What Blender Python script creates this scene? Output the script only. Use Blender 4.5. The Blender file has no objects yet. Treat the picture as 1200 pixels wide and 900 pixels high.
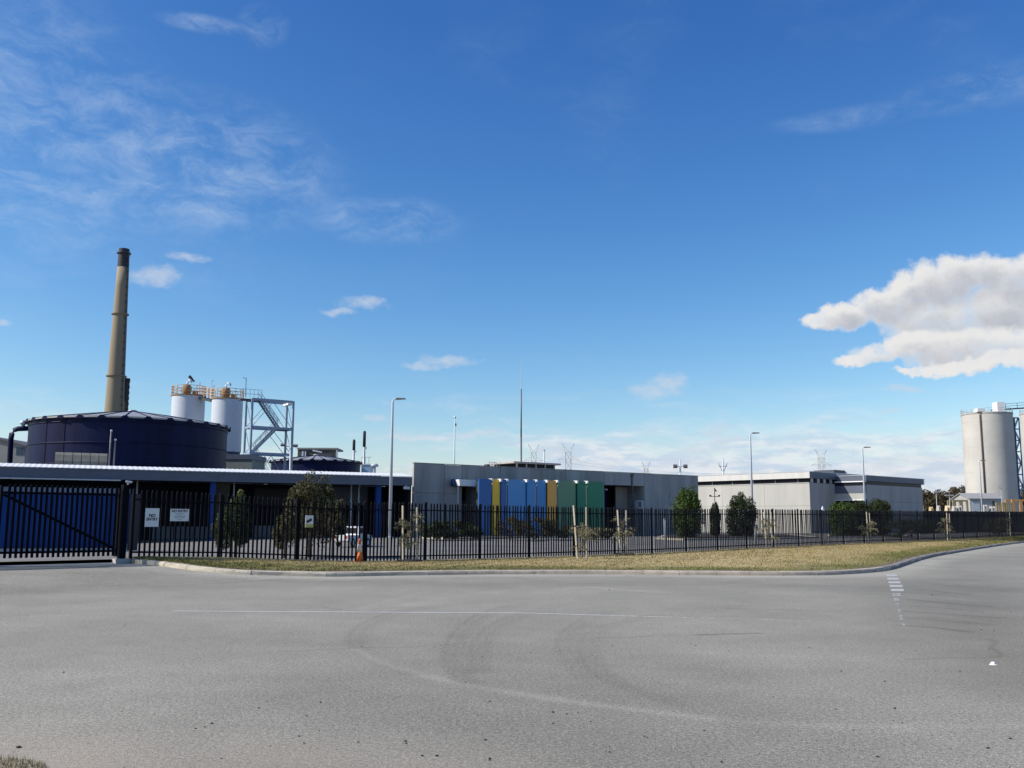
import bpy, math, random
import numpy as np
from mathutils import Vector, Matrix
random.seed(7); rng = np.random.default_rng(7)
SC = bpy.context.scene; COL = SC.collection
R_ = math.radians

# ------------------------------------------------------------------ camera
F_PX, CAMZ = 1130.0, 1.7
PITCH, ROLL = math.atan(161/1130), R_(.25)
cam_data = bpy.data.cameras.new('camera'); cam = bpy.data.objects.new('camera', cam_data); COL.objects.link(cam)
cam_data.sensor_width = 36; cam_data.lens = 36*F_PX/1200; cam_data.clip_end = 20000; cam_data.clip_start = .1
CROT = Matrix.Rotation(math.pi/2+PITCH, 3, 'X') @ Matrix.Rotation(ROLL, 3, 'Z')
cam.matrix_world = Matrix.Translation((0, 0, CAMZ)) @ CROT.to_4x4()
SC.camera = cam
CAM = Vector((0, 0, CAMZ))

# ------------------------------------------------------------------ light and view
SUN_BEARING, SUN_EL = R_(257), R_(38)
SC.view_settings.view_transform = 'Standard'; SC.view_settings.look = 'None'
SC.view_settings.gamma = 1; SC.view_settings.exposure = 0.42
sl = bpy.data.lights.new('sun', 'SUN'); sl.energy = 4.2; sl.angle = R_(.5); sl.color = (1, .945, .86)
so = bpy.data.objects.new('sun', sl); COL.objects.link(so)
sd = Vector((math.sin(SUN_BEARING)*math.cos(SUN_EL), math.cos(SUN_BEARING)*math.cos(SUN_EL), math.sin(SUN_EL)))
so.rotation_euler = sd.to_track_quat('Z', 'Y').to_euler(); so.location = (-40, -10, 60)

# ------------------------------------------------------------------ measuring helpers
def ray(x, y): return CROT @ Vector(((x-600)/F_PX, (450-y)/F_PX, -1))
def at(x, y, Y):
    d = ray(x, y); return CAM + d*(Y/d.y)
def hit(x, y, z):
    d = ray(x, y); return CAM + d*((z-CAMZ)/d.z)
def ss(x, a, b):
    t = np.clip((np.asarray(x, float)-a)/(b-a), 0, 1); return t*t*(3-2*t)
RT2 = math.sqrt(2); FT = 31.18            # the fence stands at t = FT, s runs along it
def st(X, Y): return (X+Y)/RT2, (Y-X)/RT2
def xy(s, t): return (s-t)/RT2, (s+t)/RT2
def fence_rise(s): return np.interp(s, [0, 17, 25, 31, 42, 54, 66, 80, 102, 130], [.12, .12, .06, .03, .04, .16, .24, .30, .50, .60])
def road_z(X, Y):
    s, t = st(np.asarray(X, float), np.asarray(Y, float))
    return .31*ss(t, 24, 31)*ss(-s, -24, -14)*(1-.8*ss(t, 31.5, 44))
def yard_z(X, Y):
    s, t = st(np.asarray(X, float), np.asarray(Y, float))
    k = ss(t, 33, 58); far = .04+.46*ss(s, 18, 42)
    return road_z(X, Y) + fence_rise(s)*(1-k) + far*k
def ground_hit(x, y, fn=road_z):
    z = 0.
    for _ in range(12):
        p = hit(x, y, z); z = .5*z+.5*float(fn(p.x, p.y))
    return hit(x, y, z)
def yard_at(x, Y):                        # a point on the yard at pixel column x and distance Y
    p = at(x, 620, Y); return Vector((p.x, Y, float(yard_z(p.x, Y))))

# ------------------------------------------------------------------ sky
W = bpy.data.worlds.new('World'); SC.world = W; W.use_nodes = True
wt = W.node_tree; wt.nodes.clear()
def wn(t, **k):
    n = wt.nodes.new(t)
    for a, v in k.items(): setattr(n, a, v)
    return n
def wl(a, b): wt.links.new(a, b)
def setin(n, i, v):
    if hasattr(v, 'is_linked') or isinstance(v, bpy.types.NodeSocket): wl(v, n.inputs[i])
    else: n.inputs[i].default_value = v
def wm(op, a, b=0., c=0., clamp=False):
    n = wn('ShaderNodeMath', operation=op, use_clamp=clamp); setin(n, 0, a); setin(n, 1, b); setin(n, 2, c); return n.outputs[0]
def wv(op, a, b):
    n = wn('ShaderNodeVectorMath', operation=op); setin(n, 0, a); setin(n, 1, b)
    return n.outputs['Value'] if op == 'DOT_PRODUCT' else n.outputs[0]
def wsmooth(x, a, b):
    n = wn('ShaderNodeMapRange', interpolation_type='SMOOTHSTEP'); setin(n, 0, x)
    n.inputs[1].default_value = a; n.inputs[2].default_value = b; return n.outputs[0]
def wmix(f, a, b):
    n = wn('ShaderNodeMix', data_type='RGBA'); setin(n, 0, f); setin(n, 6, a); setin(n, 7, b); return n.outputs[2]
sky = wn('ShaderNodeTexSky', sky_type='NISHITA'); sky.sun_disc = False
sky.sun_elevation = SUN_EL; sky.sun_rotation = SUN_BEARING
sky.air_density = 1.0; sky.dust_density = .6; sky.ozone_density = 1.6; sky.altitude = 0
SKY_STRENGTH = .088
# camera-like colour response of the whole sky: deeper blue overhead, paler toward the horizon
ssep = wn('ShaderNodeSeparateColor'); wl(sky.outputs[0], ssep.inputs[0]); hsv = wn('ShaderNodeCombineColor')
for i_, (gam, gain) in enumerate(((1.88, 1.98), (1.43, 1.46), (1.0, 1.29))):
    v_ = wm('POWER', wm('MULTIPLY', ssep.outputs[i_], SKY_STRENGTH*1.338), gam)
    wl(wm('MINIMUM', wm('MULTIPLY', v_, gain/(SKY_STRENGTH*1.338)), 1.1/(SKY_STRENGTH*1.338)), hsv.inputs[i_])
tc = wn('ShaderNodeTexCoord'); sep = wn('ShaderNodeSeparateXYZ'); wl(tc.outputs['Generated'], sep.inputs[0])
az = wm('ARCTAN2', sep.outputs[0], sep.outputs[1]); el = wm('ARCSINE', sep.outputs[2])
comb = wn('ShaderNodeCombineXYZ'); wl(az, comb.inputs[0]); wl(el, comb.inputs[1]); AE = comb.outputs[0]
def azel(x, y):
    d = ray(x, y).normalized(); return math.atan2(d.x, d.y), math.asin(d.z)
def noise(vec, scale, detail=6, rough=.55, dist=0., stretch=(1, 1, 1), off=(0, 0, 0)):
    mp = wn('ShaderNodeMapping'); mp.inputs['Scale'].default_value = stretch; mp.inputs['Location'].default_value = off
    setin(mp, 0, vec)
    n = wn('ShaderNodeTexNoise'); n.inputs['Scale'].default_value = scale; n.inputs['Detail'].default_value = detail
    n.inputs['Roughness'].default_value = rough; n.inputs['Distortion'].default_value = dist
    wl(mp.outputs[0], n.inputs['Vector']); return n.outputs[0]
def field(ells, src=AE):
    out = None
    for (x, y, rx, ry) in ells:
        a, e = azel(x, y); a2, _ = azel(x+rx, y); _, e2 = azel(x, y-ry)
        d = wv('MULTIPLY', wv('SUBTRACT', src, (a, e, 0)), (1/max(abs(a2-a), 1e-4), 1/max(abs(e2-e), 1e-4), 0))
        v = wm('SUBTRACT', 1., wv('DOT_PRODUCT', d, d))
        out = v if out is None else wm('SMOOTH_MAX', out, v, .35)
    return out
# warped coordinates give the cumulus its curled outline
nz = wn('ShaderNodeTexNoise'); nz.inputs['Scale'].default_value = 22; nz.inputs['Detail'].default_value = 7; nz.inputs['Roughness'].default_value = .58; wl(AE, nz.inputs['Vector'])
warp = wv('ADD', AE, wv('MULTIPLY', wv('SUBTRACT', nz.outputs['Color'], (.5, .5, .5)), (.036, .026, 0)))
n1 = noise(AE, 34, 9, .66)
nbw = wn('ShaderNodeTexNoise'); nbw.inputs['Scale'].default_value = 48; nbw.inputs['Detail'].default_value = 5; nbw.inputs['Roughness'].default_value = .6; wl(AE, nbw.inputs['Vector'])
warp2 = wv('ADD', warp, wv('MULTIPLY', wv('SUBTRACT', nbw.outputs['Color'], (.5, .5, .5)), (.016, .015, 0)))
UP = (-.006, .013, 0)
upper = [(966,377,34,13),(992,366,40,20),(1016,347,24,17),(1040,355,38,28),(1062,338,26,24),(1090,332,40,32),(1122,322,36,30),(1150,320,40,26),(1190,326,50,30),(1095,372,80,26),(1110,386,90,22),(1160,366,95,38),(1250,360,90,60)]
lower = [(998,424,36,9),(1035,414,48,15),(1075,406,54,18),(1120,404,66,24),(1175,408,76,26),(1240,404,80,32),(1125,420,70,14)]
bottom = [(1085,434,34,7),(1120,430,42,10),(1160,424,44,12),(1200,420,40,12)]
def mass(ells, k, soft):
    f = field(ells, warp2); D = wm('ADD', wm('MINIMUM', wm('MULTIPLY', f, 1.35), .9), wm('MULTIPLY', wm('SUBTRACT', n1, .5), k))
    over = field(ells, wv('ADD', warp2, UP))               # how much cloud lies on the sunward side of this point
    shade = wm('MULTIPLY', wsmooth(wm('ADD', over, wm('MULTIPLY', wm('SUBTRACT', n1, .5), 1.6)), -.15, 1.45), wsmooth(D, .1, .9))
    return wsmooth(D, -.02, soft), shade
small = [(764,457,42,15),(785,447,30,12),(525,421,40,9),(500,428,40,5),(425,358,36,8),(395,366,24,5),(180,323,34,13),(215,303,30,7),(6,375,14,6),(650,530,20,9),(880,580,30,6),
         (838,500,24,10),(820,527,34,9),(1060,556,34,9),(1110,548,50,12),(1120,575,60,10),(700,545,44,7),(780,548,30,10),(1000,548,30,8),(640,527,26,11),(690,546,44,9),(800,545,50,10),(850,512,26,6),(1040,545,44,12),(1080,538,40,9),(560,508,44,4),(480,513,50,5),(440,487,20,6),(1060,455,30,6),(1040,482,26,5)]
n2 = noise(AE, 55, 7, .62, 0, (1, 1.5, 1))
Ds = wm('ADD', field(small, warp), wm('MULTIPLY', wm('SUBTRACT', n2, .5), 2.2))
a_s = wm('MULTIPLY', wsmooth(Ds, -.1, 1.7), .74)
# layered band above the horizon, all the way round
nb = noise(warp, 9, 8, .6, 0, (1, 5.5, 1), (3.1, 1.7, 0)); nb2 = noise(AE, 2.2, 3, .5, 0, (1, 1, 1), (5., 0, 0))
b_el = wm('MULTIPLY', wsmooth(el, .125, .035), wsmooth(nb2, .30, .55))
a_b = wm('MULTIPLY', wsmooth(wm('ADD', nb, wm('MULTIPLY', b_el, .36)), .47, .80), wm('MULTIPLY', wsmooth(el, .16, .05), .92))
# thin high cirrus
nw = noise(warp, 15, 9, .70, .35, (1, 2.2, 1), (1.3, 4.1, 0)); nwl = noise(AE, 3.2, 3, .5, 0, (1, 1.3, 1), (7., 2., 0))
wis = field([(30,150,210,210),(210,190,230,110),(450,258,110,34),(308,30,36,34),(240,28,70,14)])
wis2 = field([(1000,138,130,18),(1140,108,120,30),(1230,90,120,40)])
wis_all = wm('ADD', wm('ADD', wm('MULTIPLY', wsmooth(wis, 0, 1.1), .50), wm('MULTIPLY', wsmooth(wis2, 0, 1.2), .30)), wm('MULTIPLY', wsmooth(nwl, .5, .75), .16))
a_w = wm('MULTIPLY', wsmooth(nw, .34, .88), wis_all, 0, True)
K = 1/SKY_STRENGTH
def kc(r, g, b): return (r*K, g*K, b*K, 1)
masses = [mass(upper, 1.9, .95), mass(lower, 1.8, 1.0), mass(bottom, 1.8, 1.05)]
scol = kc(.47, .51, .58); wcol = kc(.46, .55, .66); bcol = wmix(wsmooth(noise(AE, 26, 5, .6, 0, (1, 4, 1)), .4, .62), kc(.42, .50, .61), kc(.60, .62, .65))
c = wmix(a_w, hsv.outputs[0], wcol); c = wmix(a_b, c, bcol); c = wmix(a_s, c, scol)
for (al_, sh_), gk in zip(masses, (.95, .80, .60)):
    c = wmix(al_, c, wmix(wm('MULTIPLY', sh_, gk), kc(.615, .61, .605), kc(.345, .365, .42)))
bg = wn('ShaderNodeBackground'); bg.inputs[1].default_value = SKY_STRENGTH; wl(c, bg.inputs[0])
wo = wn('ShaderNodeOutputWorld'); wl(bg.outputs[0], wo.inputs[0])

# ------------------------------------------------------------------ materials
MATS = {}
def M(name, col, rough=.6, var=.12, scale=3., metal=0., bump=0., bscale=None, streak=False, spec=.5, attr=None, col2=None):
    if name in MATS: return MATS[name]
    m = bpy.data.materials.new(name); m.use_nodes = True; t = m.node_tree; b = t.nodes['Principled BSDF']
    b.inputs['Roughness'].default_value = rough; b.inputs['Metallic'].default_value = metal
    b.inputs['Specular IOR Level'].default_value = spec
    co = t.nodes.new('ShaderNodeTexCoord'); mp = t.nodes.new('ShaderNodeMapping'); t.links.new(co.outputs['Object'], mp.inputs[0])
    if streak: mp.inputs['Scale'].default_value = (1, 1, .12)
    n = t.nodes.new('ShaderNodeTexNoise'); n.inputs['Scale'].default_value = scale; n.inputs['Detail'].default_value = 7; n.inputs['Roughness'].default_value = .62
    t.links.new(mp.outputs[0], n.inputs['Vector'])
    r = t.nodes.new('ShaderNodeValToRGB'); r.color_ramp.elements[0].position = .3; r.color_ramp.elements[1].position = .7
    c2 = col2 or tuple(min(1, x*(1+var)) for x in col); c1 = col if col2 else tuple(x*(1-var) for x in col)
    r.color_ramp.elements[0].color = (*c1, 1); r.color_ramp.elements[1].color = (*c2, 1)
    t.links.new(n.outputs[0], r.inputs[0]); t.links.new(r.outputs[0], b.inputs['Base Color'])
    if bump:
        n2 = t.nodes.new('ShaderNodeTexNoise'); n2.inputs['Scale'].default_value = bscale or scale*6; n2.inputs['Detail'].default_value = 4
        t.links.new(co.outputs['Object'], n2.inputs['Vector'])
        bp = t.nodes.new('ShaderNodeBump'); bp.inputs['Strength'].default_value = bump; bp.inputs['Distance'].default_value = .02
        t.links.new(n2.outputs[0], bp.inputs['Height']); t.links.new(bp.outputs[0], b.inputs['Normal'])
    MATS[name] = m; return m
black_paint = M('black_paint', (.0045, .005, .0085), .6, .25, 8, spec=.07)
gate_paint = M('gate_paint', (.003, .0035, .008), .6, .25, 6, spec=.05)
conc_dark = M('weathered_concrete', (.335, .325, .31), .9, .34, .7, bump=.25, bscale=14, streak=True)
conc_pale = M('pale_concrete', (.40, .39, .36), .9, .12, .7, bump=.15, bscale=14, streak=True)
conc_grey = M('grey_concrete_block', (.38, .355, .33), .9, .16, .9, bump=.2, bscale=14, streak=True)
silo_conc = M('silo_concrete', (.45, .432, .395), .9, .12, .16, bump=.1)
kerb_conc = M('kerb_concrete', (.47, .42, .33), .9, .22, 2.5, bump=.3, bscale=30)
kerb_worn = M('kerb_concrete_worn', (.39, .335, .275), .95, .25, 2.5, bump=.3, bscale=30)
kerb_dark = M('kerb_concrete_dark', (.20, .185, .17), .95, .25, 2.5, bump=.3, bscale=30)
white_paint = M('white_paint', (.78, .78, .76), .5, .06, 4)
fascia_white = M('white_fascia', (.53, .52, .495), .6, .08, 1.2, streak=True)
white_metal = M('white_steel', (.50, .54, .60), .5, .05, 3)
galv = M('galvanised_steel', (.47, .49, .51), .45, .12, 5, .3)
lamp_grey = M('lamp_head_grey', (.12, .12, .13), .5, .1, 5)
roof_metal = M('pale_roof_metal', (.78, .78, .76), .45, .06, 1.5)
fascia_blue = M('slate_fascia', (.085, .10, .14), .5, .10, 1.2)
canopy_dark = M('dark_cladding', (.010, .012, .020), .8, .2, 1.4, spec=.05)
canopy_soffit = M('soffit', (.045, .046, .05), .8, .1, 1)
blue_steel = M('blue_sheet_steel', (.009, .046, .19), .6, .14, 1.5, spec=.1)
blue_post = M('blue_post_paint', (.011, .048, .22), .55, .08, 3, spec=.15)
navy = M('navy_tank_steel', (.005, .009, .042), .5, .45, .5, spec=.12, streak=True)
tank_roof = M('tank_roof_zinc', (.34, .335, .33), .5, .15, 1.2, .2)
chim_conc = M('chimney_concrete', (.255, .21, .145), .9, .12, .25, streak=True)
chim_dark = M('chimney_soot', (.035, .035, .042), .8, .2, .8)
chim_brown = M('rusted_flue', (.075, .055, .045), .8, .25, .8)
orange_steel = M('orange_railing', (.55, .33, .17), .6, .15, 4)
rust_gear = M('rusty_gear', (.30, .18, .09), .8, .3, 4)
tower_steel = M('pale_blue_steel', (.25, .31, .40), .45, .1, 3)
dark_steel = M('dark_steel', (.045, .05, .06), .5, .2, 4)
glass = M('dark_window_glass', (.012, .014, .02), .3, .2, 1, spec=.12)
grey_glass = M('grey_blue_window', (.06, .08, .115), .3, .15, 1, spec=.25)
timber = M('pale_timber', (.52, .44, .33), .85, .18, 6, streak=True)
timber_grey = M('grey_timber', (.38, .34, .28), .85, .18, 6, streak=True)
bark = M('bark', (.16, .12, .085), .95, .25, 8)
sign_white = M('sign_white', (.66, .68, .68), .5, .03, 5)
sign_black = M('sign_black', (.01, .01, .01), .6, .1, 5)
sign_green = M('sign_green_yellow', (.42, .42, .08), .6, .08, 5)
cone_orange = M('cone_orange', (.72, .16, .03), .55, .15, 8)
cone_white = M('cone_white', (.80, .64, .48), .5, .12, 12)
tyre = M('tyre_rubber', (.02, .02, .02), .85, .1, 8)
red_lens = M('red_lens', (.4, .02, .02), .3, .1, 8)
pylon_steel = M('pylon_steel', (.46, .41, .40), .6, .1, .2)
wood_dark = M('dark_gable_roof', (.10, .10, .11), .7, .15, .6)
ware_wall = M('warehouse_cladding', (.22, .22, .21), .7, .1, .5)
soil = M('dark_mulch', (.06, .05, .042), 1, .4, 7, bump=.4)
stone_dark = M('dark_gravel', (.035, .034, .033), .9, .3, 9)

def leaf_mat(name, c1, c2, scale=2.2, tr=.25):
    if name in MATS: return MATS[name]
    m = M(name, c1, .7, scale=scale, col2=c2); b = m.node_tree.nodes['Principled BSDF']
    b.inputs['Specular IOR Level'].default_value = .25
    t = m.node_tree; tl = t.nodes.new('ShaderNodeBsdfTranslucent'); mx = t.nodes.new('ShaderNodeMixShader'); mx.inputs[0].default_value = tr
    t.links.new(b.inputs['Base Color'].links[0].from_socket, tl.inputs[0])
    t.links.new(b.outputs[0], mx.inputs[1]); t.links.new(tl.outputs[0], mx.inputs[2])
    t.links.new(mx.outputs[0], t.nodes['Material Output'].inputs[0]); return m
leaf_green = leaf_mat('leaf_green', (.036, .066, .014), (.095, .14, .03))
leaf_dark = leaf_mat('leaf_dark_green', (.022, .035, .012), (.055, .072, .024))
leaf_olive = leaf_mat('leaf_olive', (.055, .055, .022), (.105, .095, .042))
leaf_grey = leaf_mat('leaf_grey_olive', (.15, .14, .075), (.27, .25, .15), 5)
leaf_brown = leaf_mat('leaf_brown_green', (.075, .06, .03), (.15, .115, .06), .12)
leaf_pale = leaf_mat('leaf_yellow_green', (.07, .09, .022), (.15, .165, .05))

# ------------------------------------------------------------------ mesh builder and tagging
def new_obj(name, me, mat=None, parent=None):
    o = bpy.data.objects.new(name, me); COL.objects.link(o)
    if me is not None and mat is not None and not me.materials: me.materials.append(mat)
    if parent is not None: o.parent = parent
    return o
def tag(o, label=None, cat=None, group=None, kind=None):
    if label: o['label'] = label
    if cat: o['category'] = cat
    if group: o['group'] = group
    if kind: o['kind'] = kind
    return o
def thing(name, loc, label, cat, group=None):
    o = bpy.data.objects.new(name, None); COL.objects.link(o); o.location = loc; o.empty_display_size = .3
    return tag(o, label, cat, group)
def root_loc(o):
    v = Vector((0, 0, 0))
    while o is not None: v += o.location; o = o.parent
    return v
class MB:
    def __init__(s, M4=None): s.v = []; s.f = []; s.M = M4
    def add(s, vs, fs):
        n = len(s.v)
        s.v += [tuple(s.M @ Vector(p)) if s.M is not None else tuple(p) for p in vs]
        s.f += [tuple(n+i for i in f) for f in fs]; return s
    def hexa(s, p):                        # 8 points, bottom ring then top ring
        return s.add(p, [(3, 2, 1, 0), (4, 5, 6, 7), (0, 1, 5, 4), (1, 2, 6, 5), (2, 3, 7, 6), (3, 0, 4, 7)])
    def box(s, x0, x1, y0, y1, z0, z1):
        return s.hexa([(x0, y0, z0), (x1, y0, z0), (x1, y1, z0), (x0, y1, z0), (x0, y0, z1), (x1, y0, z1), (x1, y1, z1), (x0, y1, z1)])
    def beam(s, a, b, w, h=None, up=(0, 0, 1)):
        a, b = Vector(a), Vector(b); d = (b-a).normalized(); u = Vector(up)
        if abs(d.dot(u)) > .98: u = Vector((1, 0, 0))
        r = d.cross(u).normalized()*(w/2); q = r.cross(d).normalized()*((h or w)/2)
        return s.hexa([a-r-q, a+r-q, a+r+q, a-r+q, b-r-q, b+r-q, b+r+q, b-r+q])
    def tube(s, pts, rad, n=8, cap=True):
        pts = [Vector(p) for p in pts]; rads = rad if isinstance(rad, (list, tuple)) else [rad]*len(pts)
        vs = []; fs = []
        for i, p in enumerate(pts):
            d = (pts[min(i+1, len(pts)-1)]-pts[max(i-1, 0)]).normalized()
            u = Vector((0, 0, 1)) if abs(d.z) < .9 else Vector((1, 0, 0))
            a = d.cross(u).normalized(); b = d.cross(a)
            for k in range(n):
                t = 2*math.pi*k/n; vs.append(p+(a*math.cos(t)+b*math.sin(t))*rads[i])
        for i in range(len(pts)-1):
            for k in range(n):
                fs.append((i*n+k, i*n+(k+1) % n, (i+1)*n+(k+1) % n, (i+1)*n+k))
        if cap: fs.append(tuple(range(n))[::-1]); fs.append(tuple((len(pts)-1)*n+k for k in range(n)))
        return s.add(vs, fs)
    def lathe(s, c, prof, n=32, a0=0, a1=2*math.pi, cap=True):
        full = abs(a1-a0-2*math.pi) < 1e-6; m = n if full else n+1
        vs = [(c[0]+r*math.cos(a0+(a1-a0)*k/n), c[1]+r*math.sin(a0+(a1-a0)*k/n), c[2]+z) for r, z in prof for k in range(m)]
        fs = []
        for i in range(len(prof)-1):
            for k in range(n if full else n):
                k2 = (k+1) % m
                fs.append((i*m+k, i*m+k2, (i+1)*m+k2, (i+1)*m+k))
        if cap and full: fs.append(tuple(range(m))[::-1]); fs.append(tuple((len(prof)-1)*m+k for k in range(m)))
        return s.add(vs, fs)
    def build(s, name, mat, parent=None, smooth=False, label=None):
        off = root_loc(parent) if parent is not None else Vector((0, 0, 0))
        me = bpy.data.meshes.new(name); me.from_pydata([tuple(Vector(p)-off) for p in s.v], [], s.f)
        if smooth:
            me.shade_smooth()
            for e in me.edges: pass
        me.update()
        o = new_obj(name, me, mat, parent)
        if label: o['label'] = label
        return o
def smooth_by_angle(o, ang=35):
    me = o.data
    me.shade_smooth()
    import bmesh
    bm = bmesh.new(); bm.from_mesh(me)
    for e in bm.edges:
        e.smooth = not (len(e.link_faces) == 2 and e.calc_face_angle(0) > R_(ang))
    bm.to_mesh(me); bm.free()
def mesh_np(name, V, Fa, mat, parent=None, attrs=None, smooth=False):
    """V (n,3), Fa (m,k) arrays"""
    V = np.asarray(V, np.float32); Fa = np.asarray(Fa, np.int32); me = bpy.data.meshes.new(name)
    m, k = Fa.shape
    me.vertices.add(len(V)); me.vertices.foreach_set('co', V.ravel())
    me.loops.add(m*k); me.loops.foreach_set('vertex_index', Fa.ravel())
    me.polygons.add(m); me.polygons.foreach_set('loop_start', np.arange(0, m*k, k, dtype=np.int32))
    try: me.polygons.foreach_set('loop_total', np.full(m, k, np.int32))
    except Exception: pass
    me.update(calc_edges=True)
    for an, vals in (attrs or {}).items():
        at_ = me.attributes.new(an, 'FLOAT', 'POINT'); at_.data.foreach_set('value', np.asarray(vals, np.float32).ravel())
    if smooth: me.shade_smooth()
    o = new_obj(name, me, mat, parent); return o
def grid_faces(nu, nv):
    i = np.arange((nu-1)*(nv-1)); a = (i//(nv-1))*nv + i % (nv-1)
    return np.stack([a, a+nv, a+nv+1, a+1], 1)
def frame(o, d):                           # matrix: local x along d, local y away to its left, z up
    d = Vector((d[0], d[1], 0)).normalized(); n = Vector((-d.y, d.x, 0))
    return Matrix(((d.x, n.x, 0, o[0]), (d.y, n.y, 0, o[1]), (0, 0, 1, o[2]), (0, 0, 0, 1)))

# ------------------------------------------------------------------ ground, road, yard
def ground_material(name, base, patches, speck, attr=True):
    m = bpy.data.materials.new(name); m.use_nodes = True; t = m.node_tree; b = t.nodes['Principled BSDF']
    b.inputs['Roughness'].default_value = .92; b.inputs['Specular IOR Level'].default_value = .25
    co = t.nodes.new('ShaderNodeTexCoord')
    def N(scale, det=6, ro=.6):
        n = t.nodes.new('ShaderNodeTexNoise'); n.inputs['Scale'].default_value = scale; n.inputs['Detail'].default_value = det; n.inputs['Roughness'].default_value = ro
        t.links.new(co.outputs['Object'], n.inputs['Vector']); return n.outputs[0]
    def ramp(v, a, b_, c1, c2):
        r = t.nodes.new('ShaderNodeMapRange'); r.inputs[1].default_value = a; r.inputs[2].default_value = b_; r.inputs[3].default_value = c1; r.inputs[4].default_value = c2
        t.links.new(v, r.inputs[0]); return r.outputs[0]
    def mul(a, b_):
        n = t.nodes.new('ShaderNodeMath'); n.operation = 'MULTIPLY'
        t.links.new(a, n.inputs[0]); t.links.new(b_, n.inputs[1]); return n.outputs[0]
    f = mul(mul(ramp(N(.33, 8), .32, .68, 1-patches, 1+patches), ramp(N(1.7, 6), .3, .7, 1-patches*.6, 1+patches*.6)),
            mul(ramp(N(30, 3, .7), .38, .62, 1-speck*.62, 1+speck*.62), mul(ramp(N(15, 2, .6), .38, .62, 1-speck*.2, 1+speck*.2), ramp(N(75, 3, .7), .36, .64, 1-speck, 1+speck))))
    vo = t.nodes.new('ShaderNodeTexVoronoi'); vo.inputs['Scale'].default_value = 75; t.links.new(co.outputs['Object'], vo.inputs['Vector'])
    f = mul(f, ramp(vo.outputs['Distance'], .05, .6, 1-speck*.7, 1+speck*.5))
    if attr:
        an = t.nodes.new('ShaderNodeAttribute'); an.attribute_name = 'wear'; f = mul(f, an.outputs['Fac'])
    col = t.nodes.new('ShaderNodeVectorMath'); col.operation = 'SCALE'; col.inputs[0].default_value = base; t.links.new(f, col.inputs['Scale'])
    last = col.outputs[0]
    if attr:
        a2 = t.nodes.new('ShaderNodeAttribute'); a2.attribute_name = 'dust'
        mx = t.nodes.new('ShaderNodeMix'); mx.data_type = 'RGBA'; t.links.new(a2.outputs['Fac'], mx.inputs[0]); t.links.new(last, mx.inputs[6]); mx.inputs[7].default_value = (.36, .30, .235, 1)
        last = mx.outputs[2]
    t.links.new(last, b.inputs['Base Color'])
    bp = t.nodes.new('ShaderNodeBump'); bp.inputs['Strength'].default_value = .5; bp.inputs['Distance'].default_value = .006
    t.links.new(vo.outputs['Distance'], bp.inputs['Height']); t.links.new(bp.outputs[0], b.inputs['Normal'])
    return m
asphalt = ground_material('worn_asphalt', (.238, .225, .190), .10, .36)
yard_mat = ground_material('yard_asphalt', (.185, .18, .17), .16, .15, attr=False)
base_ground = M('dry_ground', (.20, .165, .105), .95, .3, .08)

g = MB(); g.add([(-7000, -3000, -.5), (7000, -3000, -.5), (7000, 9000, -.5), (-7000, 9000, -.5)], [(0, 1, 2, 3)])
tag(g.build('ground', base_ground), kind='structure')

def line_axis(dense, coarse):
    (a, b, h), (lo, hi) = dense, coarse
    mid = list(np.arange(a, b+1e-6, h)); left = []; x = a; k = h
    while x > lo: k = min(k*1.25, 2.); x -= k; left.append(x)
    right = []; x = mid[-1]; k = h
    while x < hi: k = min(k*1.25, 2.); x += k; right.append(x)
    return np.array(left[::-1]+mid+right)
RX = line_axis((-9, 14, .06), (-70, 95)); RY = line_axis((5.8, 28, .06), (-25, 125))
GX, GY = np.meshgrid(RX, RY, indexing='ij'); GX = GX.ravel(); GY = GY.ravel()
def dist_poly(pts):
    d = np.full(len(GX), 1e4); A_ = np.array(pts); m_ = 5.
    ix = np.where((GX > A_[:, 0].min()-m_) & (GX < A_[:, 0].max()+m_) & (GY > A_[:, 1].min()-m_) & (GY < A_[:, 1].max()+m_))[0]
    gx_, gy_ = GX[ix], GY[ix]; dd = np.full(len(ix), 1e4)
    for (x0, y0), (x1, y1) in zip(pts[:-1], pts[1:]):
        dx, dy = x1-x0, y1-y0; L = dx*dx+dy*dy+1e-9
        u = np.clip(((gx_-x0)*dx+(gy_-y0)*dy)/L, 0, 1); dd = np.minimum(dd, np.hypot(gx_-x0-u*dx, gy_-y0-u*dy))
    d[ix] = dd; return d
def smooth_px(px, n=8):                   # Catmull-Rom through ground points
    P = [ground_hit(x, y) for x, y in px]; P = [(p.x, p.y) for p in P]
    Q = [P[0]]+P+[P[-1]]; out = []
    for i in range(1, len(Q)-2):
        p0, p1, p2, p3 = [np.array(q) for q in Q[i-1:i+3]]
        for k in range(n):
            t = k/n; out.append(tuple(.5*((2*p1)+(-p0+p2)*t+(2*p0-5*p1+4*p2-p3)*t*t+(-p0+3*p1-3*p2+p3)*t**3)))
    out.append(P[-1]); return out
def wob(freq, seed):                       # cheap smooth wobble over the ground
    r = np.random.default_rng(seed); v = 0
    for k in range(6):
        a = r.uniform(0, 6.28); fq = freq*r.uniform(.5, 1.8); v = v+np.sin(GX*math.cos(a)*fq+GY*math.sin(a)*fq+r.uniform(0, 6.28))
    return v/6
wear = np.ones(len(GX)); dust = np.zeros(len(GX))
def mark(px, w, amt, fade=None, wb=.35, seed=1):
    pts = smooth_px(px); d = dist_poly(pts); k = np.exp(-(d/w)**2)*(1+wb*wob(2.2, seed)); return amt*k
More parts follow.
